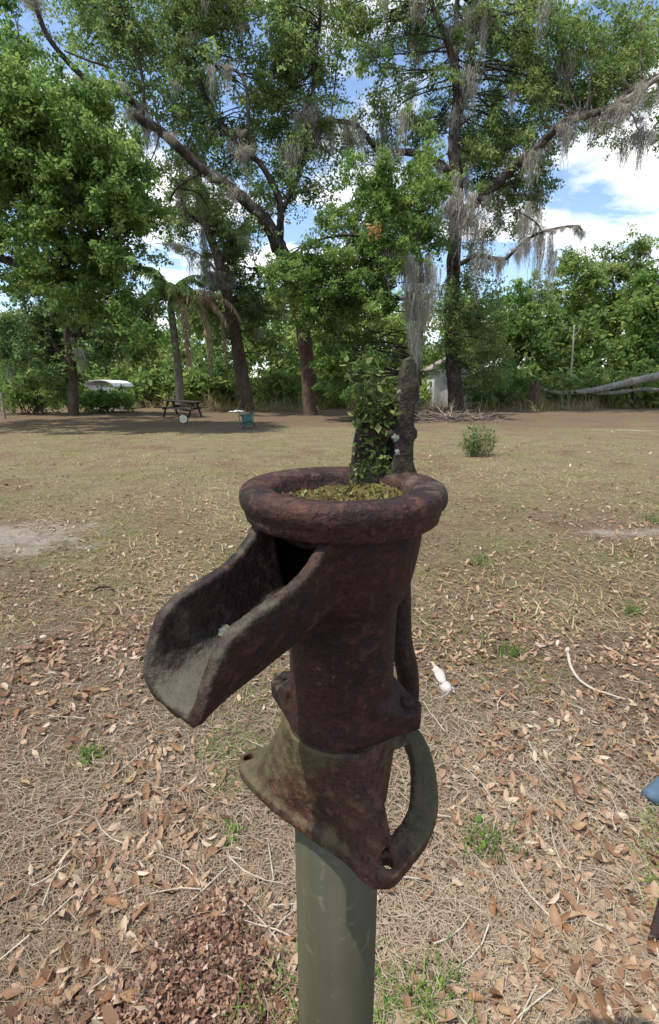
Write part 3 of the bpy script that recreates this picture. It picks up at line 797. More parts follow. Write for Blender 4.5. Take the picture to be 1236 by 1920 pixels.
# ------------------------------------------------------------------ distant buildings
# white shed with curved sheet roof
sp = at(190, 745, 33)
t = empty('shed', (sp.x, 33, 0), 'low white metal shed half hidden by bushes at left', 'shed')
b = MB(); b.box((sp.x, 34.5, .75), (1.6, 2.8, 1.5)); b.build('wall', M['white_metal'], t)
b = MB()
for k in range(6):
    a0, a1 = PI * k / 6, PI * (k + 1) / 6
    p0, p1 = Vector((sp.x + 1.0 * math.cos(a0), 0, 1.5 + .42 * math.sin(a0))), Vector((sp.x + 1.0 * math.cos(a1), 0, 1.5 + .42 * math.sin(a1)))
    vs = [(p0.x, 32.8, p0.z), (p1.x, 32.8, p1.z), (p1.x, 36.2, p1.z), (p0.x, 36.2, p0.z)]
    b.add(vs + [(x, y, z + .05) for x, y, z in vs], [(0, 1, 2, 3), (7, 6, 5, 4), (0, 4, 5, 1), (1, 5, 6, 2), (2, 6, 7, 3), (3, 7, 4, 0)])
b.build('roof', M['white_metal'], t)
b = MB(); b.box((sp.x - .3, 32.98, .72), (.8, .05, 1.4)); b.build('door', M['white_wall'], t)
# white cottage glimpsed right of the pump
hp = at(850, 740, 37)
t = empty('cottage', (hp.x, 37, 0), 'white cottage wall glimpsed between trunks right of the pump', 'house')
b = MB(); b.box((hp.x, 39, 1.4), (2.9, 4.0, 2.8)); b.build('wall', M['white_wall'], t)
b = MB()
for s in (-1, 1):
    vs = [(hp.x + s * 1.75, 36.7, 2.72), (hp.x, 36.7, 3.7), (hp.x, 41.3, 3.7), (hp.x + s * 1.75, 41.3, 2.72)]
    b.add(vs + [(x, y, z + .1) for x, y, z in vs], [(0, 1, 2, 3), (7, 6, 5, 4), (0, 4, 5, 1), (1, 5, 6, 2), (2, 6, 7, 3), (3, 7, 4, 0)])
b.build('roof', M['bark_pale'], t)
# ------------------------------------------------------------------ things on the far lawn
def place(root, M4):
    root.matrix_world = M4
# picnic table
tp = ground_at(343, 782)
t = empty('picnic_table', (0, 0, 0), 'weathered dark picnic table with attached benches under the palm', 'table')
for k in range(5):
    b = MB(); b.box((0, -.30 + .15 * k, .74), (1.75, .135, .038), None, .004); b.build('table_plank', M['wood_dark'], t)
for s in (-1, 1):
    for k in range(2):
        b = MB(); b.box((0, s * (.62 + .14 * k), .44), (1.9, .125, .038), None, .004); b.build('bench_plank', M['wood_dark'], t)
for sx in (-1, 1):
    b = MB(); b.box((sx * .6, 0, .695), (.09, .66, .05)); b.build('batten', M['wood_dark'], t)
    b = MB(); b.box((sx * .6, 0, .395), (.05, 1.5, .09)); b.build('seat_beam', M['wood_dark'], t)
    for sy in (-1, 1):
        b = MB(); a = math.atan2(.42, .70)
        b.box((sx * .66, sy * .42, .35), (.045, .09, .82), Matrix.Rotation(sy * a * .95, 4, 'X')); b.build('leg', M['wood_dark'], t)
t.location = (tp.x, tp.y, float(gz(tp.x, tp.y))); t.rotation_euler = (R(2), R(3.5), R(-14)); t.scale = (1.05,) * 3
for ch in t.children: ch.matrix_parent_inverse = Matrix.Identity(4)
# cut log round
lp = ground_at(344, 794)
t = empty('log_round', (lp.x, lp.y, .19), 'pale sawn log round lying before the picnic table', 'log')
b = MB(); b.tube([(lp.x, lp.y, .19), (lp.x - .06, lp.y + .34, .19)], [.195, .19], 18, .06); b.build('bark', M['bark'], t, True)
b = MB(); b.tube([(lp.x + .001, lp.y - .012, .19), (lp.x, lp.y - .001, .19)], [.172, .178], 18, .04); b.build('sawn_face', M['cream'], t)
# overturned chair
cp = ground_at(466, 801)
t = empty('lawn_chair', (0, 0, 0), 'teal plastic lawn chair tipped over on the lawn', 'chair')
def sheet(name, grid, th, mat):
    n, m = len(grid), len(grid[0]); vs = [p for r_ in grid for p in r_]
    me = bpy.data.meshes.new(name); me.from_pydata(vs, [], [(i * m + j, i * m + j + 1, (i + 1) * m + j + 1, (i + 1) * m + j) for i in range(n - 1) for j in range(m - 1)])
    o = link(name, me, mat, t, True); o.matrix_parent_inverse = Matrix.Identity(4)
    md = o.modifiers.new('s', 'SOLIDIFY'); md.thickness = th; md.offset = 0
    return o
sheet('seat', [[(x, y, .42 - .03 * math.cos(x * 5)) for x in (-.23, -.1, 0, .1, .23)] for y in (-.22, -.1, .05, .2)], .012, M['teal'])
sheet('backrest', [[(x * (1 + .1 * math.sin(k)), .21 + .05 * k + .04 * math.cos(x * 6), .42 + .11 * k) for x in (-.22, -.1, 0, .1, .22)] for k in range(5)], .012, M['teal'])
for sx in (-1, 1):
    for (y0, y1) in ((-.2, -.27), (.2, .3)):
        b = MB(); b.tube([(sx * .23, y0, .43), (sx * .25, (y0 + y1) / 2, .2), (sx * .27, y1, 0)], [.03, .027, .022], 7); o = b.build('leg', M['teal'], t, True); o.matrix_parent_inverse = Matrix.Identity(4)
    b = MB(); b.tube(crom([(sx * .24, -.2, .42), (sx * .29, -.24, .56), (sx * .31, -.1, .64), (sx * .29, .15, .66), (sx * .24, .3, .68)], 4), [.022] * 17, 7); o = b.build('armrest', M['teal'], t, True); o.matrix_parent_inverse = Matrix.Identity(4)
t.scale = (.85,) * 3; t.location = (cp.x, cp.y, .24); t.rotation_euler = (R(-72), R(8), R(185))
# white rag by the slender oak
rp = ground_at(444, 773)
me = bpy.data.meshes.new('rag'); gr = 7; rr = random.Random(8)
vs = [(rp.x - .45 + .15 * i, rp.y - .25 + .08 * j, .03 + rr.uniform(0, .12) * (1 - abs(i - 3) / 4)) for i in range(gr) for j in range(gr)]
me.from_pydata(vs, [], [(i * gr + j, i * gr + j + 1, (i + 1) * gr + j + 1, (i + 1) * gr + j) for i in range(gr - 1) for j in range(gr - 1)])
o = link('rag', me, M['rag'], None, True); tag(o, 'crumpled white rag on the ground by the slender oak', 'rag')
o.modifiers.new('s', 'SOLIDIFY').thickness = .01

# leafy shrub in the open lawn, right of the pump
gp = ground_at(895, 858)
t = empty('garden_shrub', (gp.x, gp.y, 0), 'small leafy green shrub alone on the open lawn', 'shrub')
rng = np.random.default_rng(77)
b = MB(); P = []
for i in range(46):
    a = rng.uniform(0, 6.28); q = math.sqrt(rng.random()); h = rng.uniform(.45, .92) * (1 - .35 * q)
    s = Vector((gp.x + .16 * q * math.cos(a), gp.y + .16 * q * math.sin(a), -.02)); e = Vector((gp.x + .36 * q * math.cos(a), gp.y + .34 * q * math.sin(a), h))
    m_ = (s + e) / 2 + Vector((.05 * math.cos(a), .05 * math.sin(a), .02))
    b.tube([s, m_, e], [.006, .005, .003], 4, 0, False)
    for k in range(26):
        tt_ = rng.uniform(.15, 1.0); p = s.lerp(m_, tt_ * 2) if tt_ < .5 else m_.lerp(e, tt_ * 2 - 1)
        P.append(np.array(p[:]) + rng.normal(0, .022, 3))
b.build('stems', M['brush'], t)
V, F = leaf_quads(np.array(P), rng, .075, .026, up=.1, droop=-.5)
link('foliage', np_mesh('foliage', V, F, np.clip(rng.normal(.5, .25, len(P)), 0, 1)), M['shrub'], t)
b = MB()
for dx, dz, y_ in ((.16, 1.15, .2), (.3, 1.0, .25), (.42, .85, .1), (.1, 1.3, .3), (-.05, 1.05, .25), (.5, .6, .2)):
    b.tube(crom([(gp.x + .02, gp.y + .1, 0), (gp.x + dx * .45, gp.y + y_, dz * .55), (gp.x + dx, gp.y + y_, dz)], 3), [.007, .006, .006, .005, .004, .003, .002], 4, 0, False)
b.build('bare_stems', M['brush'], t)

# brush pile right of the pump
bp = at(845, 778, 21.5)
t = empty('brush_pile', (bp.x, 21.5, 0), 'heap of dry cut branches at the edge of the lawn right of the pump', 'brush pile')
rr = random.Random(31)
protos = []
for k in range(5):
    b = MB()
    pts = [Vector((0, 0, 0))]
    for j in range(5): pts.append(pts[-1] + Vector((.38, rr.uniform(-.09, .09), rr.uniform(-.06, .09))))
    b.tube(pts, [.036, .031, .027, .022, .017, .010], 5, .1, False)
    for j in (1, 2, 3, 4):
        b.tube([pts[j], pts[j] + Vector((.25, rr.uniform(-.3, .3), rr.uniform(0, .25))), pts[j] + Vector((.5, rr.uniform(-.5, .5), rr.uniform(0, .35)))], [.017, .013, .008], 4, 0, False)
    me = b.mesh('branch'); me.materials.append(M['brush']); protos.append(me)
for k in range(36):
    o = bpy.data.objects.new('branch', protos[k % 5]); COL.objects.link(o); o.parent = t
    q = rr.gauss(0, 1)
    o.location = (q * .95, rr.uniform(-.9, .9), rr.uniform(.02, .42) * math.exp(-q * q / 2))
    o.rotation_euler = (rr.uniform(0, 6.28), rr.uniform(-.45, .12), rr.uniform(0, 6.28)); s = rr.uniform(.4, .85); o.scale = (s,) * 3

# fallen pale log and broken stump at the right
t = empty('fallen_log', (at(1120, 750, 36).x, 36, 0), 'long pale fallen log propped up at the right edge of the lawn', 'log')
limb('trunk', [(1018, 731), (1060, 737), (1110, 732), (1150, 724), (1200, 712), (1262, 700)], 36, .20, .62, M['bark_pale'], t, -2, 10, .25, .03, 141)
limb('branch', [(1095, 735), (1150, 737), (1200, 730), (1250, 732)], 35.4, .30, .24, M['bark_pale'], t, -.6, 8, .2, .02, 142)
limb('branch', [(1040, 734), (1030, 726), (1022, 729)], 36, .1, .05, M['bark_pale'], t, 0, 6, .2, .02, 143)
limb('branch', [(1090, 735), (1085, 748), (1078, 760)], 35.7, .13, .08, M['bark'], t, 0, 6, .2, .02, 144)
limb('branch', [(1180, 716), (1190, 740), (1192, 757)], 35.0, .16, .12, M['bark'], t, 0, 6, .2, .02, 145)
sp_ = at(1000, 760, 33)
b = MB(); rr = random.Random(12); n = 14
for j, (r_, z) in enumerate(((.52, -.1), (.4, .25), (.34, .7), (.3, 1.1))):
    for k in range(n):
        a = 2 * PI * k / n; jj = 1 + .22 * math.sin(3 * a + j * .2) + rr.uniform(-.08, .08)
        zz = z + (abs(math.sin(a * 1.5 + 1)) * .75 + rr.uniform(0, .35) if j == 3 else 0)
        b.v.append((sp_.x + r_ * jj * math.cos(a), 33 + r_ * jj * math.sin(a), zz))
b.f += [(j * n + k, j * n + (k + 1) % n, (j + 1) * n + (k + 1) % n, (j + 1) * n + k) for j in range(3) for k in range(n)]
b.v.append((sp_.x, 33, .8)); b.f += [(3 * n + k, 3 * n + (k + 1) % n, 4 * n) for k in range(n)]
tag(b.build('tree_stump', M['bark_red']), 'jagged broken stump left of the pale fallen log', 'stump')

# fence posts at the far left
for i, (x, y, D) in enumerate(((12, 800, 23), (80, 788, 28))):
    p = at(x, y, D); b = MB(); b.tube([(p.x, D, -.2), (p.x + .03, D, 1.0), (p.x + .03, D, 1.25)], [.06, .055, .05], 8, .1)
    tag(b.build('fence_post', M['bark_pale']), ('grey fence post at the left edge of the lawn', 'grey fence post beside the dark ivy clad tree')[i], 'post')

# ------------------------------------------------------------------ the pitcher pump
AX, AY = .013, .456                      # axis of the pump
pump = empty('pitcher_pump', (AX, AY, 1.05), 'rusty cast iron pitcher pump with open spout and mossy bowl top', 'pump')

def evaluated(o, name):
    dg = bpy.context.evaluated_depsgraph_get(); dg.update()
    me = bpy.data.meshes.new_from_object(o.evaluated_get(dg)); me.name = name
    return me
def temp(b, name='tmp'):
    o = bpy.data.objects.new(name, b.mesh(name)); COL.objects.link(o); return o
def cast(name, solids, cuts, voxel, smooth, mat, parent, rough=0.0):
    """union of solids minus cuts, re-surfaced like a casting"""
    base = temp(solids[0]); extra = [temp(s) for s in solids[1:]]; ct = [temp(c_) for c_ in cuts]
    for e in extra:
        m_ = base.modifiers.new('u', 'BOOLEAN'); m_.operation = 'UNION'; m_.object = e; m_.solver = 'EXACT'
    for e in ct:
        m_ = base.modifiers.new('d', 'BOOLEAN'); m_.operation = 'DIFFERENCE'; m_.object = e; m_.solver = 'EXACT'
    m_ = base.modifiers.new('r', 'REMESH'); m_.mode = 'VOXEL'; m_.voxel_size = voxel
    m_ = base.modifiers.new('s', 'SMOOTH'); m_.iterations = smooth; m_.factor = .5
    me = evaluated(base, name)
    for o in [base] + extra + ct:
        d = o.data; bpy.data.objects.remove(o); bpy.data.meshes.remove(d)
    me.materials.clear()
    return link(name, me, mat, parent, True)

# --- rim: heavy rolled lip with a shallow bowl
b = MB()
prof = [(.074, 1.3750), (.084, 1.3752), (.0905, 1.3775), (.0936, 1.3805), (.0946, 1.3855), (.0954, 1.3900), (.0982, 1.3930), (.0997, 1.3985), (.0993, 1.4045), (.0970, 1.4090), (.0925, 1.4115), (.085, 1.4117), (.079, 1.4108), (.072, 1.4096), (.0682, 1.4076), (.0662, 1.4025), (.0635, 1.394), (.0585, 1.384), (.050, 1.376), (.040, 1.370), (.02, 1.366), (.004, 1.365), (.004, 1.358), (.06, 1.360)]
b.lathe(prof, 96, (AX, AY, 0), .0045, 5, True)
rim = b.build('rim', M['rust_rim'], pump, True)
# mossy silt lying in the bowl
rng = np.random.default_rng(9); n = 40; V = []; F = []
for i in range(n):
    for j in range(n):
        u, v = (i / (n - 1) * 2 - 1), (j / (n - 1) * 2 - 1)
        x = u * math.sqrt(1 - v * v / 2) * .062; y = v * math.sqrt(1 - u * u / 2) * .062
        r_ = math.hypot(x, y)
        V.append((AX + x, AY + y, 1.3820 + .009 * (r_ / .058) ** 2.5 + .006 * max(0, (x + y) / .085) ** 2 + .0016 * math.sin(x * 160 + 1) * math.sin(y * 190) + rng.uniform(-.0014, .0018)))
F = [(i * n + j, i * n + j + 1, (i + 1) * n + j + 1, (i + 1) * n + j) for i in range(n - 1) for j in range(n - 1)]
def silt_mat():
    t = NT('mossy_silt'); c = t.coord()
    n1 = t.noise(c, 48, 9, .75); n2 = t.noise(c, 260, 5, .7); n3 = t.noise(c, 26, 6, .7)
    col = t.ramp(n1, [(.3, (.045, .03, .016)), (.44, (.10, .072, .03)), (.58, (.135, .115, .04)), (.72, (.10, .105, .036))])
    col = t.mix(t.ramp(n2, [(.5, 0.0), (.7, .6)]), col, (.06, .055, .03))
    col = t.mix(t.ramp(n3, [(.6, 0.0), (.72, .6)]), col, (.035, .024, .016))
    return t.done(t.bsdf(col, .95, t.bump(n2, .9, .003), 0, .1))
M['silt'] = silt_mat()
link('moss_bed', np_mesh('moss_bed', np.array(V), np.array(F)), M['silt'], pump, True)

rng = np.random.default_rng(19); P = []
for _ in range(1600):
    a = rng.uniform(0, 6.283); q = .060 * math.sqrt(rng.random()); x, y = q * math.cos(a), q * math.sin(a)
    P.append((AX + x, AY + y, 1.3820 + .009 * (q / .058) ** 2.5 + .006 * max(0, (x + y) / .085) ** 2 + rng.uniform(.0003, .0022)))
V, F = leaf_quads(np.array(P), rng, .0052, .0024, up=.8, droop=-.3)
link('moss_debris', np_mesh('moss_debris', V, F, rng.random(len(P))), M['debris'], pump)['kind'] = 'stuff'

# --- body with the spout cast in one piece
PHI = R(229)
ud = Vector((math.cos(PHI), math.sin(PHI), 0)); nd = Vector((-math.sin(PHI), math.cos(PHI), 0))
def trough(stations, W_of, th, up=None, nseg=22):
    """solid swept along the spout; stations of (u, z_bottom, z_top); th insets the section"""
    b = MB(); rings = []
    for (u, zb, zt) in stations:
        W = W_of(u) - th; ring = []
        for k in range(nseg + 1):
            a = -1 + 2 * k / nseg
            w = W * math.copysign(abs(math.sin(a * PI / 2)) ** .8, a)
            z = zb + th + (zt - zb - th) * abs(a) ** 2.5
            ring.append(Vector((AX, AY, 0)) + ud * u + nd * w + Vector((0, 0, z)))
        if up is not None:
            ring.append(Vector((AX, AY, 0)) + ud * u + nd * W + Vector((0, 0, up)))
            ring.append(Vector((AX, AY, 0)) + ud * u - nd * W + Vector((0, 0, up)))
        rings.append(ring)
    m_ = len(rings[0])
    b.v = [tuple(p) for r_ in rings for p in r_]
    for i in range(len(rings) - 1):
        for k in range(m_):
            b.f.append((i * m_ + k, i * m_ + (k + 1) % m_, (i + 1) * m_ + (k + 1) % m_, (i + 1) * m_ + k))
    b.f.append(tuple(range(m_ - 1, -1, -1))); b.f.append(tuple(range((len(rings) - 1) * m_, len(rings) * m_)))
    return b
def interp(x, xs, ys): return float(np.interp(x, xs, ys))
ZT = ([.03, .060, .075, .086, .098, .114, .131, .149, .160, .169, .177, .184, .190, .1945, .1985], [1.40, 1.388, 1.378, 1.366, 1.3565, 1.349, 1.345, 1.341, 1.338, 1.3345, 1.329, 1.321, 1.309, 1.296, 1.284])
ZB = ([.03, .08, .105, .135, .167, .185, .1985], [1.302, 1.289, 1.282, 1.2755, 1.270, 1.266, 1.2645])
Wf = lambda u: interp(u, [.03, .08, .12, .16, .185, .1985], [.051, .0475, .045, .0445, .044, .0415])
st = [(u, interp(u, *ZB), interp(u, *ZT)) for u in np.linspace(.03, .1985, 44)]
outer = trough(st, Wf, 0.0)
st_in = [(u, interp(u, *ZB) - max(0, u - .17) * .12, min(1.392, max(interp(u, *ZT), interp(u, *ZB) + .012) + .006)) for u in np.linspace(.02, .21, 46)]
inner = trough(st_in, Wf, .0125, 1.405)
body_o = MB(); body_o.lathe([(.052, 1.150), (.0585, 1.150), (.0592, 1.157), (.0582, 1.168), (.0562, 1.175), (.0552, 1.190), (.0555, 1.24), (.0565, 1.283), (.0590, 1.292), (.0640, 1.300), (.0680, 1.309), (.0710, 1.322), (.0745, 1.340), (.0770, 1.356), (.079, 1.3785), (.070, 1.3795)], 72, (AX, AY, 0))
body_i = MB(); body_i.lathe([(.030, 1.20), (.046, 1.20), (.047, 1.28), (.056, 1.30), (.064, 1.33), (.067, 1.362), (.04, 1.366)], 48, (AX, AY, 0))
def ear(ang, r0, r1, z0, z1, hw):
    b = MB(); d = Vector((math.cos(ang), math.sin(ang), 0)); s = Vector((-d.y, d.x, 0)); c = Vector((AX, AY, 0))
    vs = []
    for (r_, w, zlo, zhi) in ((r0, hw * 1.9, z0, z1 + .018), (r1 - hw * .7, hw * 1.05, z0, z1), (r1, hw * .55, z0 + .001, z1 - .001)):
        for (sg, z) in ((-1, zlo), (1, zlo), (1, zhi), (-1, zhi)):
            vs.append(c + d * r_ + s * sg * w + Vector((0, 0, z)))
    fs = [(3, 2, 1, 0), (8, 9, 10, 11)]
    for i in range(2):
        for k in range(4): fs.append((i * 4 + k, i * 4 + (k + 1) % 4, i * 4 + 4 + (k + 1) % 4, i * 4 + 4 + k))
    b.add(vs, fs); return b
EARS = (R(-12), R(152))
body = cast('body', [body_o, outer] + [ear(a, .045, .086, 1.153, 1.174, .021) for a in EARS], [body_i, inner], .0024, 7, M['rust'], pump)
# grey green weathering inside the spout comes from its own material on the trough faces
body.data.materials.append(M['rust_spout'])
mi = []
for p in body.data.polygons:
    c = p.center - Vector((AX, AY, 0)); u = c.dot(ud); w = c.dot(nd)
    inside = (u > .060 and abs(w) < Wf(u) - .006 and c.z > interp(u, *ZB) + .006) or (u > .066 and c.z > interp(u, *ZT) - .006)
    mi.append(1 if inside else 0)
body.data.polygons.foreach_set('material_index', mi)
for a in EARS:                                          # bolts through the ears
    d = Vector((math.cos(a), math.sin(a), 0)); c = Vector((AX, AY, 0)) + d * .070
    b = MB(); b.lathe([(.0005, 1.170), (.0085, 1.170), (.0085, 1.1785), (.006, 1.1805), (.0005, 1.181)], 6, (c.x, c.y, 0)); b.build('bolt', M['iron_dark'], pump)

# --- three footed base
P2 = [(-.112, .497), (-.108, .481), (-.088, .456), (-.057, .427), (-.022, .400), (.012, .375), (.034, .352), (.047, .346), (.061, .349), (.080, .368), (.100, .390), (.118, .424), (.1255, .456), (.129, .497), (.126, .535), (.116, .562), (.100, .576), (.084, .574), (.045, .556), (0, .538), (-.050, .526), (-.090, .520), (-.106, .512)]
OUT = crom_closed([(x, y, 0) for x, y in P2], 6)
def radial(polys, ang):
    """distance from the axis to the outline at this angle"""
    best = .1; d = Vector((math.cos(ang), math.sin(ang)))
    c = Vector((AX, AY))
    for i in range(len(polys)):
        p, q = polys[i].to_2d() - c, polys[(i + 1) % len(polys)].to_2d() - c
        e = q - p; den = d.x * e.y - d.y * e.x
        if abs(den) < 1e-12: continue
        t_ = (p.x * e.y - p.y * e.x) / den; s_ = (p.x * d.y - p.y * d.x) / den
        if t_ > 0 and -1e-6 <= s_ <= 1 + 1e-6: best = t_
    return best
NA = 144; ANG = [2 * PI * k / NA for k in range(NA)]; RAD = [radial(OUT, a) for a in ANG]
A_lo, A_hi = R(-62), R(52)                              # the window between near foot and back right foot
def open_w(a):
    a = (a + PI) % (2 * PI) - PI
    def ss(t_): t_ = min(1, max(0, t_)); return t_ * t_ * (3 - 2 * t_)
    return ss((a - A_lo) / R(16)) * ss((A_hi - a) / R(16))
def ringsolid(levels):
    """levels: list of functions angle index -> (radius, z), lofted and capped"""
    b = MB()
    for fn in levels:
        for k in range(NA):
            r_, z = fn(k); b.v.append((AX + r_ * math.cos(ANG[k]), AY + r_ * math.sin(ANG[k]), z))
    m_ = len(levels)
    for i in range(m_):
        i2 = (i + 1) % m_
        for k in range(NA): b.f.append((i * NA + k, i * NA + (k + 1) % NA, i2 * NA + (k + 1) % NA, i2 * NA + k))
    return b
def S(k):
    w = open_w(ANG[k]); return min(RAD[k] - .006, .110) * (1 - w) + .053 * w
def skirt_lvl(t_, inset):
    def fn(k):
        top_, bot = .0615, S(k)
        w = open_w(ANG[k])
        e = t_ ** (1.08 + .1 * w)
        return max(.018, top_ + (bot - top_) * e - inset), 1.150 - (1.150 - 1.049) * t_
    return fn
lv = [skirt_lvl(t_, 0) for t_ in np.linspace(0, 1, 12)] + [skirt_lvl(t_, .0075) for t_ in np.linspace(1, 0, 12)]
skirt = ringsolid(lv)
def flange(k):
    w = open_w(ANG[k]); return RAD[k] - .030 - .003 * w
flg = ringsolid([lambda k: (RAD[k], 1.0415), lambda k: (RAD[k] - .0005, 1.0545), lambda k: (flange(k) + .004, 1.0585), lambda k: (flange(k), 1.0415)])
holes = []
for (x, y) in ((-.1005, .5015), (.056, .364), (.098, .556)):
    b = MB(); b.lathe([(.0062, 1.02), (.0062, 1.085)], 14, (x, y, 0)); holes.append(b)
base = cast('base', [skirt, flg] + [ear(a, .044, .077, 1.132, 1.136, .019) for a in EARS], holes, .0024, 5, M['rust_base'], pump)
b = MB(); b.lathe([(.05, 1.1455), (.0585, 1.1455), (.0585, 1.1535), (.05, 1.1535)], 64, (AX, AY, 0), .01, 4, True); b.build('gasket', M['iron_dark'], pump, True)

# --- mossy bracket standing on the back of the rim, and the old bar hanging behind
def slab(name, prof, y0, y1, mat, bev=.004):
    """upright plate: outline in x,z extruded from y0 to y1"""
    b = MB(); n_ = len(prof)
    b.v = [(x, y0 + dy, z) for x, z, dy in prof] + [(x, y1 + dy, z) for x, z, dy in prof]
    b.f = [tuple(range(n_)), tuple(range(2 * n_ - 1, n_ - 1, -1))] + [(k, (k + 1) % n_, n_ + (k + 1) % n_, n_ + k) for k in range(n_)]
    return b
right = slab('c', [(.066, 1.400, 0), (.094, 1.402, 0), (.0895, 1.425, 0), (.0885, 1.47, 0), (.0895, 1.505, 0), (.0880, 1.524, 0), (.0835, 1.531, 0), (.0765, 1.527, 0), (.0725, 1.51, 0), (.0700, 1.46, 0)], .506, .532, None)
left = slab('c', [(.022, 1.398, 0), (.0615, 1.398, 0), (.0615, 1.425, 0), (.0630, 1.458, 0), (.0610, 1.470, 0), (.052, 1.473, 0), (.038, 1.466, 0), (.0285, 1.456, 0), (.0255, 1.44, 0)], .516, .534, None)
web = slab('c', [(.026, 1.396, 0), (.090, 1.396, 0), (.0865, 1.46, 0), (.080, 1.50, 0), (.070, 1.490, 0), (.058, 1.462, 0), (.032, 1.445, 0)], .522, .540, None)
foot = slab('c', [(.026, 1.392, 0), (.100, 1.392, 0), (.094, 1.414, 0), (.06, 1.420, 0), (.030, 1.410, 0)], .512, .545, None)
bolt_ = MB(); bolt_.tube([(.058, .512, 1.452), (.0925, .512, 1.452)], [.005, .005], 10)
br = cast('bracket', [right, left, web, foot, bolt_], [], .0022, 5, M['rust_bracket'], pump)
b = MB()
pts = crom([(.078, .525, 1.372), (.082, .532, 1.32), (.085, .535, 1.26), (.088, .538, 1.20), (.098, .541, 1.155), (.104, .548, 1.11), (.104, .552, 1.07), (.100, .556, 1.052)], 5)
b.tube(pts, [.0085 + .006 * math.sin(PI * i / (len(pts) - 1)) for i in range(len(pts))], 12)
b.build('handle_bar', M['iron_dark'], pump, True)

# small lichen rosettes on spout and bracket
def lichen(p, nrm, r_, seed, col='lichen'):
    rr = random.Random(seed); nrm = Vector(nrm).normalized(); tx = nrm.orthogonal().normalized(); ty = nrm.cross(tx)
    b = MB(); K = 16; vs = [Vector(p) + nrm * .0007]
    for j, q in enumerate((.55, 1.0)):
        for k in range(K):
            a = 2 * PI * k / K; jj = r_ * q * (1 + .55 * rr.uniform(-1, 1) * q)
            vs.append(Vector(p) + tx * jj * math.cos(a) + ty * jj * math.sin(a) + nrm * (.0008 * (1 - j) + rr.uniform(0, .0008) - .0012 * j))
    fs = [(0, 1 + k, 1 + (k + 1) % K) for k in range(K)] + [(1 + k, 1 + K + k, 1 + K + (k + 1) % K, 1 + (k + 1) % K) for k in range(K)]
    b.add(vs, fs); b.build('lichen', M[col], pump, True)
M['lichen'] = simple('grey_lichen', (.20, .215, .165), .95, .4, 300, .8, bdist=.002)
M['lichen_pale'] = simple('pale_lichen', (.24, .245, .21), .95, .5, 260, .8, bdist=.002)
dg = bpy.context.evaluated_depsgraph_get(); dg.update()
def patch(target, x, y, r_, seed, mat):
    """thin crust wrapped on the surface seen at this point"""
    rr = random.Random(seed); o_ = Vector((0, 0, CAMH)); inv = target.matrix_world.inverted()
    def hit(px_, py_):
        d_ = at(px_, py_, 1.0) - o_
        h, loc, nr, _ = target.ray_cast(inv @ o_, (inv.to_3x3() @ d_).normalized())
        return (target.matrix_world @ loc, nr) if h else None
    K = 18; vs = []; fs = []; c = hit(x, y)
    if c is None: return
    vs.append(c[0] + c[1] * .0009)
    wob = [1 + rr.uniform(-.45, .35) for _ in range(K)]
    for q in (.6, 1.0):
        for k in range(K):
            a = 2 * PI * k / K; h = hit(x + r_ * q * wob[k] * math.cos(a), y + r_ * q * wob[k] * math.sin(a) * 1.2)
            if h is None or (h[0] - c[0]).length > .02: h = c
            vs.append(h[0] + h[1] * (.0009 + rr.uniform(0, .0005) if q < 1 else -.0003))
    fs = [(0, 1 + k, 1 + (k + 1) % K) for k in range(K)] + [(1 + k, 1 + K + k, 1 + K + (k + 1) % K, 1 + (k + 1) % K) for k in range(K)]
    b = MB(); b.add(vs, fs); b.build('lichen', M[mat], pump, True)
for k, (x, y, r_) in enumerate(((741, 822, 7), (745, 848, 6), (748, 735, 4))):
    patch(br, x, y, r_, k, 'lichen_pale' if k < 3 else 'lichen')
# leafy moss growing over the left cheek of the bracket
rng = np.random.default_rng(15); P = []
for _ in range(300):
    x, y = rng.uniform(650, 732), 795 + 92 * rng.random() ** .7
    d_ = at(x, y, 1.0) - Vector((0, 0, CAMH))
    h, loc, nr, _i = br.ray_cast(br.matrix_world.inverted() @ Vector((0, 0, CAMH)), d_.normalized())
    if h: P.append(np.array((br.matrix_world @ loc)[:]) + rng.normal(0, .0016, 3) + np.array([0, -.0015, 0]))
if P:
    V, F = leaf_quads(np.array(P), rng, .0065, .0042, up=.6)
    link('moss_tuft', np_mesh('moss_tuft', V, F, rng.random(len(P))), M['tuft'], pump)['kind'] = 'stuff'
rng = np.random.default_rng(16); P = []; b = MB()
for k in range(16):
    x0 = rng.uniform(.026, .066); tip = Vector((x0 + rng.uniform(-.016, .010), .522 + rng.uniform(-.012, .012), 1.47 + .062 * rng.random()))
    q = crom([(x0, .518, 1.448), ((x0 + tip.x) / 2 + rng.uniform(-.004, .004), .515, (1.448 + tip.z) / 2 + .004), tip], 4)
    b.tube(q, [.0006] * len(q), 4, 0, False)
    for _ in range(24):
        p = q[int(rng.integers(2, len(q)))]; P.append(np.array(p[:]) + rng.normal(0, .0034, 3))
fern = b.build('fern_sprig', M['bark'], pump)
V, F = leaf_quads(np.array(P), rng, .0105, .0058, up=.5, droop=-.1)
link('fern_leaves', np_mesh('fern_leaves', V, F, rng.random(len(P))), M['tuft'], fern)['kind'] = 'stuff'
# one rosette on the far wall inside the spout
dg = bpy.context.evaluated_depsgraph_get(); dg.update()
o_ = Vector((0, 0, CAMH)); d_ = (at(424, 1183, 1.0) - o_).normalized()
hit, loc, nrm, idx_ = body.ray_cast(body.matrix_world.inverted() @ o_, body.matrix_world.to_3x3().inverted() @ d_)
if hit: lichen(body.matrix_world @ loc, nrm, .0095, 9)

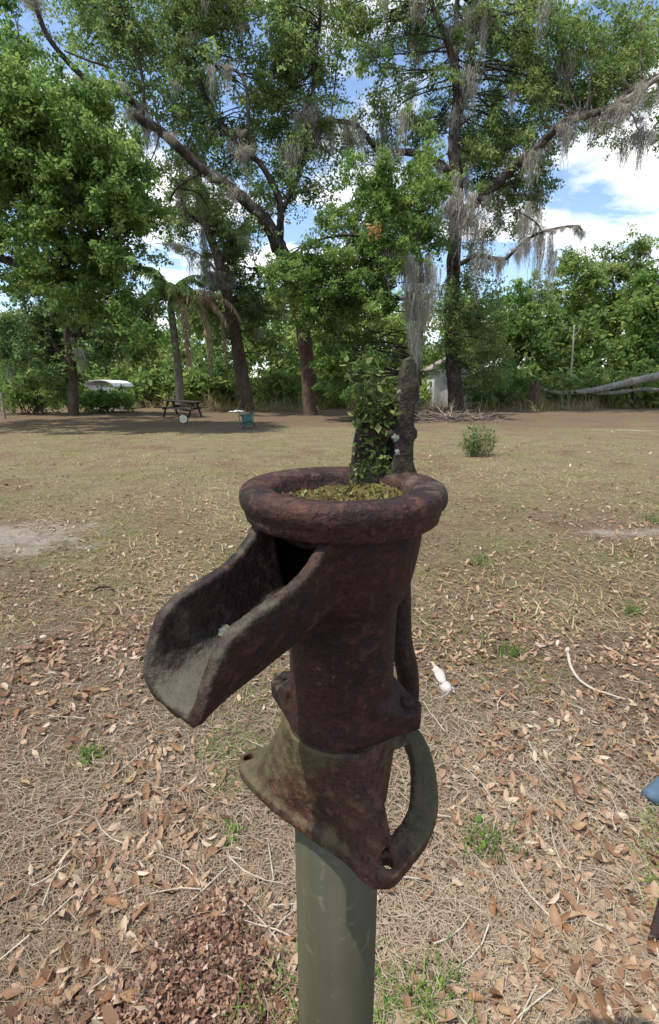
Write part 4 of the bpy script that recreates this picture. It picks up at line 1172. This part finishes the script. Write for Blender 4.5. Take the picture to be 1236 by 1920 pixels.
# --- the standpipe it stands on
b = MB()
b.lathe([(.0505, -.15), (.0505, .4), (.0502, 1.052), (.047, 1.054), (.0465, 1.0), (.0465, -.15)], 64, (AX - .004, AY + .004, 0), 0, 1, True)
tag(b.build('standpipe', M['pipe'], None, True), 'olive green plastic pipe standing upright under the pump', 'pipe')

# ------------------------------------------------------------------ things on the near ground
# chalky white fragment
wp = ground_at(836, 1298)
b = MB()
rr = random.Random(6)
def blob(c, s, seed, rot=0.0, sub=2):
    bm = bmesh.new(); bmesh.ops.create_icosphere(bm, subdivisions=sub, radius=1)
    r2 = random.Random(seed); ph = [r2.uniform(0, 6.28) for _ in range(6)]
    for v in bm.verts:
        j = 1 + .16 * math.sin(4 * v.co.x + ph[0]) + .13 * math.sin(5 * v.co.y + ph[1]) + .12 * math.sin(4.5 * v.co.z + ph[2]) + r2.uniform(-.05, .05)
        v.co = v.co * j
    M4 = Matrix.Translation(c) @ Matrix.Rotation(rot, 4, 'Z') @ Matrix.Diagonal((*s, 1)); bm.transform(M4); bm.verts.index_update()
    out = ([v.co[:] for v in bm.verts], [[v.index for v in f.verts] for f in bm.faces]); bm.free(); return out
for c, s, sd in (((wp.x - .002, wp.y - .012, .028), (.036, .030, .028), 1), ((wp.x - .010, wp.y + .085, .034), (.026, .062, .022), 2), ((wp.x + .030, wp.y + .002, .018), (.022, .016, .014), 3), ((wp.x - .018, wp.y + .14, .035), (.030, .022, .020), 4)):
    b.add(*blob(Vector(c), s, sd))
tag(b.build('bone_fragment', M['bone'], None, True), 'chalky white knobbly fragment lying on the litter right of the pump', 'bone')
# pieces of pipe at the right edge
p0 = at(1206, 1497, 1.36); p0.z = max(.03, p0.z)
p0 = ground_at(1214, 1512) + Vector((0, 0, .036))
b = MB()
dirv = Vector((.86, .46, .16)).normalized()
b.tube([p0, p0 + dirv * .006, p0 + dirv * .6], [.0295, .031, .031], 24)
b.tube([p0 - dirv * .001, p0 + dirv * .004], [.022, .022], 20)
tag(b.build('blue_pipe', M['blue'], None, True), 'end of a faded blue pipe entering from the right edge', 'pipe')
p1 = ground_at(1212, 1808) + Vector((0, 0, .016))
b = MB(); dv = Vector((.30, .30, .30)).normalized()
b.tube([p1 - dv * .03, p1 + dv * .1, p1 + dv * .42], [.0125, .0125, .0125], 14)
tag(b.build('iron_rod', M['iron_dark'], None, True), 'dark iron rod sticking out of the litter at the right edge', 'rod')
# pale curved twig, a tan stone
b = MB(); tw = [ground_at(x, y) + Vector((0, 0, .02 + float(gz(ground_at(x, y).x, ground_at(x, y).y)))) for x, y in ((1064, 1228), (1070, 1255), (1085, 1280), (1110, 1298), (1140, 1308), (1172, 1318))]
tw = crom(tw, 4); b.tube(tw, [.0085 * (1 - .75 * i / (len(tw) - 1)) + .001 for i in range(len(tw))], 7, .25)
tag(b.build('curved_twig', M['twig'], None, True), 'pale curved twig lying on the litter at right', 'twig')
b = MB(); g_ = ground_at(1148, 1612); b.add(*blob(Vector((g_.x, g_.y, .016)), (.026, .022, .018), 14))
tag(b.build('stone', M['stone'], None, True), 'small tan stone among the leaves near the right edge', 'stone')
b = MB(); tw = [ground_at(x, y) + Vector((0, 0, .022)) for x, y in ((150, 1170), (175, 1168), (200, 1106), (212, 1104))]
tw = crom([ground_at(x, y) + Vector((0, 0, .02)) for x, y in ((176, 1112), (188, 1106), (203, 1105), (214, 1110))], 4)
b.tube(tw, [.008] * len(tw), 6, .3); tag(b.build('dark_twig', M['iron_dark'], None, True), 'short dark twig on the lawn left of the spout', 'twig')
# green weeds
weeds = [(905, 1600, 26, .085, 'clump of green weeds right of the pump base'), (835, 1868, 16, .055, 'green weeds low in the picture beside the pipe'), (436, 1568, 9, .05, 'tiny yellow green sprout left of the pipe'), (960, 1232, 22, .07, 'tuft of green weeds behind the white fragment'),
         (1186, 1150, 18, .08, 'dull green tuft near the right edge'), (900, 1060, 16, .09, 'green tuft on the lawn right of the pump rim'), (1226, 985, 22, .12, 'fresh green tuft by the bare sand at the right edge'), (770, 1880, 14, .06, 'green weed hugging the pipe at the bottom'), (170, 1420, 12, .06, 'faint green tuft at the left edge of the near ground')]
for i, (x, y, n_, h, lab) in enumerate(weeds):
    g_ = ground_at(x, y); rng = np.random.default_rng(300 + i)
    V, F, A = [], [], []
    for k in range(n_ * 4):                               # blades
        a = rng.uniform(0, 6.28); q = rng.normal(0, h * .55, 2); bx, by = g_.x + q[0], g_.y + q[1]
        hh = h * rng.uniform(.35, 1.0); ln = rng.uniform(.2, .8) * hh; w = rng.uniform(.0014, .003)
        z0 = float(gz(bx, by)); dx, dy = math.cos(a), math.sin(a); b_ = len(V)
        V += [(bx - dy * w, by + dx * w, z0), (bx + dy * w, by - dx * w, z0), (bx + dx * ln * .4 + dy * w * .8, by + dy * ln * .4 - dx * w * .8, z0 + hh * .6), (bx + dx * ln * .4 - dy * w * .8, by + dy * ln * .4 + dx * w * .8, z0 + hh * .6), (bx + dx * ln, by + dy * ln, z0 + hh), (bx + dx * ln + .0004, by + dy * ln, z0 + hh)]
        F += [(b_, b_ + 1, b_ + 2, b_ + 3), (b_ + 3, b_ + 2, b_ + 5, b_ + 4)]; v = rng.uniform(0, .8); A += [v, v]
    t = empty('weed', (g_.x, g_.y, 0), lab, 'weed', 'green weeds on the near ground')
    link('blades', np_mesh('blades', np.array(V), np.array(F), np.array(A)), M['weed'], t)['kind'] = 'stuff'
    P = np.stack([g_.x + rng.normal(0, h * .45, n_), g_.y + rng.normal(0, h * .45, n_), rng.uniform(.012, h * .6, n_)], 1)
    V, F = leaf_quads(P, rng, .026, .017, up=1.0)
    link('leaves', np_mesh('leaves', V, F, rng.uniform(.3, 1, n_)), M['weed'], t)['kind'] = 'stuff'

# ------------------------------------------------------------------ leaf litter
def leaf_mesh(seed, L, W):
    """one dry oak leaf: folded along the midrib, curled, thin"""
    r2 = random.Random(seed); b = MB(); K = 6
    cu, tw_, fold = r2.uniform(-1.3, 1.6), r2.uniform(-.8, .8), r2.uniform(.15, .8)
    vs = []
    for k in range(K + 1):
        t_ = k / K; w = W * .5 * (math.sin(PI * min(1, t_ * .94 + .03)) ** .75) * (1 + .12 * math.sin(9 * t_ + seed))
        x = (t_ - .5) * L; z = cu * L * .35 * (t_ - .5) ** 2 * 2; an = tw_ * (t_ - .5) * 2
        for s in (-1, 0, 1):
            yy, zz = s * w * math.cos(fold), abs(s) * w * math.sin(fold)
            vs.append((x, yy * math.cos(an) - zz * math.sin(an), z + yy * math.sin(an) + zz * math.cos(an)))
    fs = []
    for k in range(K):
        for s in range(2): fs.append((k * 3 + s, k * 3 + s + 1, (k + 1) * 3 + s + 1, (k + 1) * 3 + s))
    b.add(vs, fs); return b.mesh('fallen_leaf')
LM = []
for k in range(12):
    me = leaf_mesh(400 + k, rnd.uniform(.055, .085), rnd.uniform(.022, .034)); me.materials.append(M['deadleaf'])
    me.polygons.foreach_set('use_smooth', np.ones(len(me.polygons), dtype=bool)); LM.append(me)
def drift(x, y):
    return (np.sin(1.9 * x + 1.7 * np.sin(1.1 * y)) * np.sin(2.3 * y + 1.2 * np.sin(1.6 * x + 1)) + .6 * np.sin(5.3 * x + 2 * np.sin(3.1 * y)) * np.sin(4.7 * y + 1))

rl = random.Random(44); cnt = 0
while cnt < 300:
    x, y = rl.uniform(-20, 1256), rl.uniform(1250, 1935)
    g_ = ground_at(x, y)
    if drift(g_.x, g_.y) + rl.gauss(0, .5) < -.1: continue
    o = bpy.data.objects.new('fallen_leaf', LM[rl.randrange(12)]); COL.objects.link(o); o.parent = ground
    o.location = (g_.x, g_.y, float(gz(g_.x, g_.y)) + rl.uniform(.012, .024))
    o.rotation_euler = (rl.gauss(0, .35) + (PI if rl.random() < .35 else 0), rl.gauss(0, .28), rl.uniform(0, 6.28)); s = rl.uniform(.55, 1.1); o.scale = (s,) * 3
    cnt += 1

def scatter(n, ylo, yhi, rng, power=1.0):
    """ground points spread evenly over the photo's lower part between two pixel rows"""
    px_ = rng.uniform(-120, 1356, n); py_ = rng.uniform(0, 1, n) ** power * (yhi - ylo) + ylo
    a, b_ = (px_ - 618) / FPX, (960 - py_) / FPX
    ry = math.cos(PITCH) + b_ * math.sin(PITCH); rz = -math.sin(PITCH) + b_ * math.cos(PITCH)
    t_ = -CAMH / rz
    return a * t_, ry * t_

# joined smaller leaves
rng = np.random.default_rng(71)
xs, ys = [], []
for n_, a, b_ in ((15000, 1150, 1990), (12000, 980, 1250), (11000, 800, 1000)):
    x, y = scatter(n_, a, b_, rng); g_ = drift(x, y) + rng.normal(0, .35, n_) > -.15; xs.append(x[g_]); ys.append(y[g_])
x, y = np.concatenate(xs), np.concatenate(ys)
keep = ~sand(x, y) | (rng.random(len(x)) < .3); x, y = x[keep], y[keep]; n_ = len(x)
Ls = (.012 + .044 * rng.random(n_) ** 2.4) * (1 + .04 * np.clip(y - 3, 0, 14)); Ws = Ls * rng.uniform(.33, .5, n_)
ang = rng.uniform(0, 6.283, n_); tilt = rng.normal(0, .38, n_); tilt2 = rng.normal(0, .38, n_); curl = rng.normal(0, .45, n_)
T = np.array([(-.5, 0), (-.22, .42), (.18, .45), (.5, 0), (.18, -.45), (-.22, -.42)])
V = np.zeros((n_, 6, 3))
for k, (u, w) in enumerate(T):
    lx, ly = u * Ls, w * Ws
    V[:, k, 0] = x + lx * np.cos(ang) - ly * np.sin(ang)
    V[:, k, 1] = y + lx * np.sin(ang) + ly * np.cos(ang)
    V[:, k, 2] = gz(x, y) + .010 + lx * tilt + ly * tilt2 + np.abs(u) * curl * Ls + np.abs(w) * Ws * .25
V[:, :, 2] -= np.minimum(0, V[:, :, 2].min(1) - gz(x, y) - .002)[:, None]
base_i = np.arange(n_)[:, None] * 6
F = np.concatenate([base_i + np.array([0, 1, 2, 3]), base_i + np.array([0, 3, 4, 5])], 1).reshape(-1, 4)
A = np.repeat(np.clip(rng.beta(1.6, 1.6, n_), 0, 1), 2)
o = link('leaf_litter', np_mesh('leaf_litter', V.reshape(-1, 3), F, A), M['litter'], ground)
tag(o, kind='stuff')

# dry straw thatch
def blades(name, x, y, rng, Llo, Lhi, w, lift, mat, spread=.5):
    n_ = len(x); L_ = rng.uniform(Llo, Lhi, n_); a = rng.uniform(0, 6.283, n_); up = np.abs(rng.normal(0, lift, n_)); be = rng.normal(0, .5, n_)
    ww = w * rng.uniform(.6, 1.4, n_)
    z0 = gz(x, y) + rng.uniform(.001, .014, n_)
    V = np.zeros((n_, 6, 3))
    for k, t_ in enumerate((0, .5, 1.0)):
        aa = a + be * t_
        cx, cy = x + L_ * t_ * np.cos(aa), y + L_ * t_ * np.sin(aa)
        cz = z0 + L_ * (up * t_ - (up + .02) * .55 * t_ * t_)
        q = ww * (1 - .75 * t_)
        V[:, 2 * k] = np.stack([cx - np.sin(aa) * q, cy + np.cos(aa) * q, cz], 1)
        V[:, 2 * k + 1] = np.stack([cx + np.sin(aa) * q, cy - np.cos(aa) * q, cz + q * .6], 1)
    bi = np.arange(n_)[:, None] * 6
    F = np.concatenate([bi + np.array([0, 1, 3, 2]), bi + np.array([2, 3, 5, 4])], 1).reshape(-1, 4)
    pv = .5 + .28 * np.sin(x * .9 + 1.6 * np.sin(y * .55)) * np.sin(y * .8 + np.sin(x * .6)) + .14 * np.sin(x * 3.1 + y) * np.sin(2.7 * y)
    A = np.repeat(np.clip(rng.beta(1.8, 1.8, n_) * .75 + (pv - .5) + .12, 0, 1), 2)
    return link(name, np_mesh(name, V.reshape(-1, 3), F, A), mat, ground)
rng = np.random.default_rng(72)
xs, ys = [], []
for n_, a, b_ in ((48000, 1080, 2000), (24000, 900, 1200)):
    x, y = scatter(n_, a, b_, rng); xs.append(x); ys.append(y)
x, y = np.concatenate(xs), np.concatenate(ys); keep = ~sand(x, y) | (rng.random(len(x)) < .45)
tag(blades('straw_thatch', x[keep], y[keep], rng, .025, .10, .0013, .28, M['straw']), kind='stuff')
x, y = scatter(60000, 775, 1200, rng, 1.2)
g_ = (y < 26) & (rng.random(len(y)) < np.clip((y - 2.0) / 6.5, 0, 1)) & (np.sin(x * .9 + np.sin(y * .7) * 1.5) * np.sin(y * .8 + x * .3) + rng.normal(0, .5, len(x)) > -.55); x, y = x[g_], y[g_]
keep = ~sand(x, y) | (rng.random(len(x)) < .12)
tag(blades('lawn_grass', x[keep], y[keep], rng, .04, .12, .004, .7, M['grass']), kind='stuff')
x, y = scatter(16000, 880, 2000, rng)                      # last green blades in loose patches
pm = np.sin(x * 3.1 + 1.3 * np.sin(y * 2.2)) * np.sin(y * 2.7 + x * 1.1) > .45
tag(blades('green_blades', x[pm], y[pm], rng, .03, .09, .0017, .8, M['weed']), kind='stuff')

# tall dry grass fringing the wood
rng = np.random.default_rng(91)
n_ = 9000; x = rng.uniform(-30, 34, n_); y = 33.5 + 2.5 * np.sin(x * .35) + 1.2 * np.sin(x * 1.3 + 1) + np.abs(rng.normal(0, 2.2, n_))
x += rng.normal(0, .4, n_)
tag(blades('tall_grass', x, y, rng, .35, 1.0, .014, 1.5, M['grass']), kind='stuff')

# crumbled brown mulch at the foot of the post, left
rng = np.random.default_rng(95)
q = rng.random(7000) ** .55
px_, py_ = 425 + rng.normal(0, 1, 7000) * (25 + 95 * q) - 60 * q, 1665 + q * 300
gm_ = np.array([ground_at(a, b_)[:] for a, b_ in zip(px_, py_)])
pos = gm_ + np.stack([np.zeros(7000), np.zeros(7000), gz(gm_[:, 0], gm_[:, 1]) + rng.uniform(.004, .035, 7000)], 1)
V, F = leaf_quads(pos, rng, .015, .009, up=.3, droop=0)
o = link('leaf_mulch', np_mesh('leaf_mulch', V, F, rng.random(7000)), M['mulch'], ground); tag(o, kind='stuff')
# fine fallen twigs
b = MB(); rr = random.Random(96)
for k in range(90):
    g_ = ground_at(rr.uniform(-40, 1270), 1090 + 850 * rr.random()); a = rr.uniform(0, 6.28); ln = rr.uniform(.06, .22); be = rr.uniform(-.5, .5)
    p = [Vector((g_.x + ln * t_ * math.cos(a + be * t_), g_.y + ln * t_ * math.sin(a + be * t_), 0)) for t_ in (0, .35, .7, 1)]
    for v in p: v.z = float(gz(v.x, v.y)) + .018 + rr.uniform(0, .012)
    b.tube(p, [.0024, .0021, .0017, .0009], 4, 0, False)
tag(b.build('twig_litter', M['twig'], ground), kind='stuff')
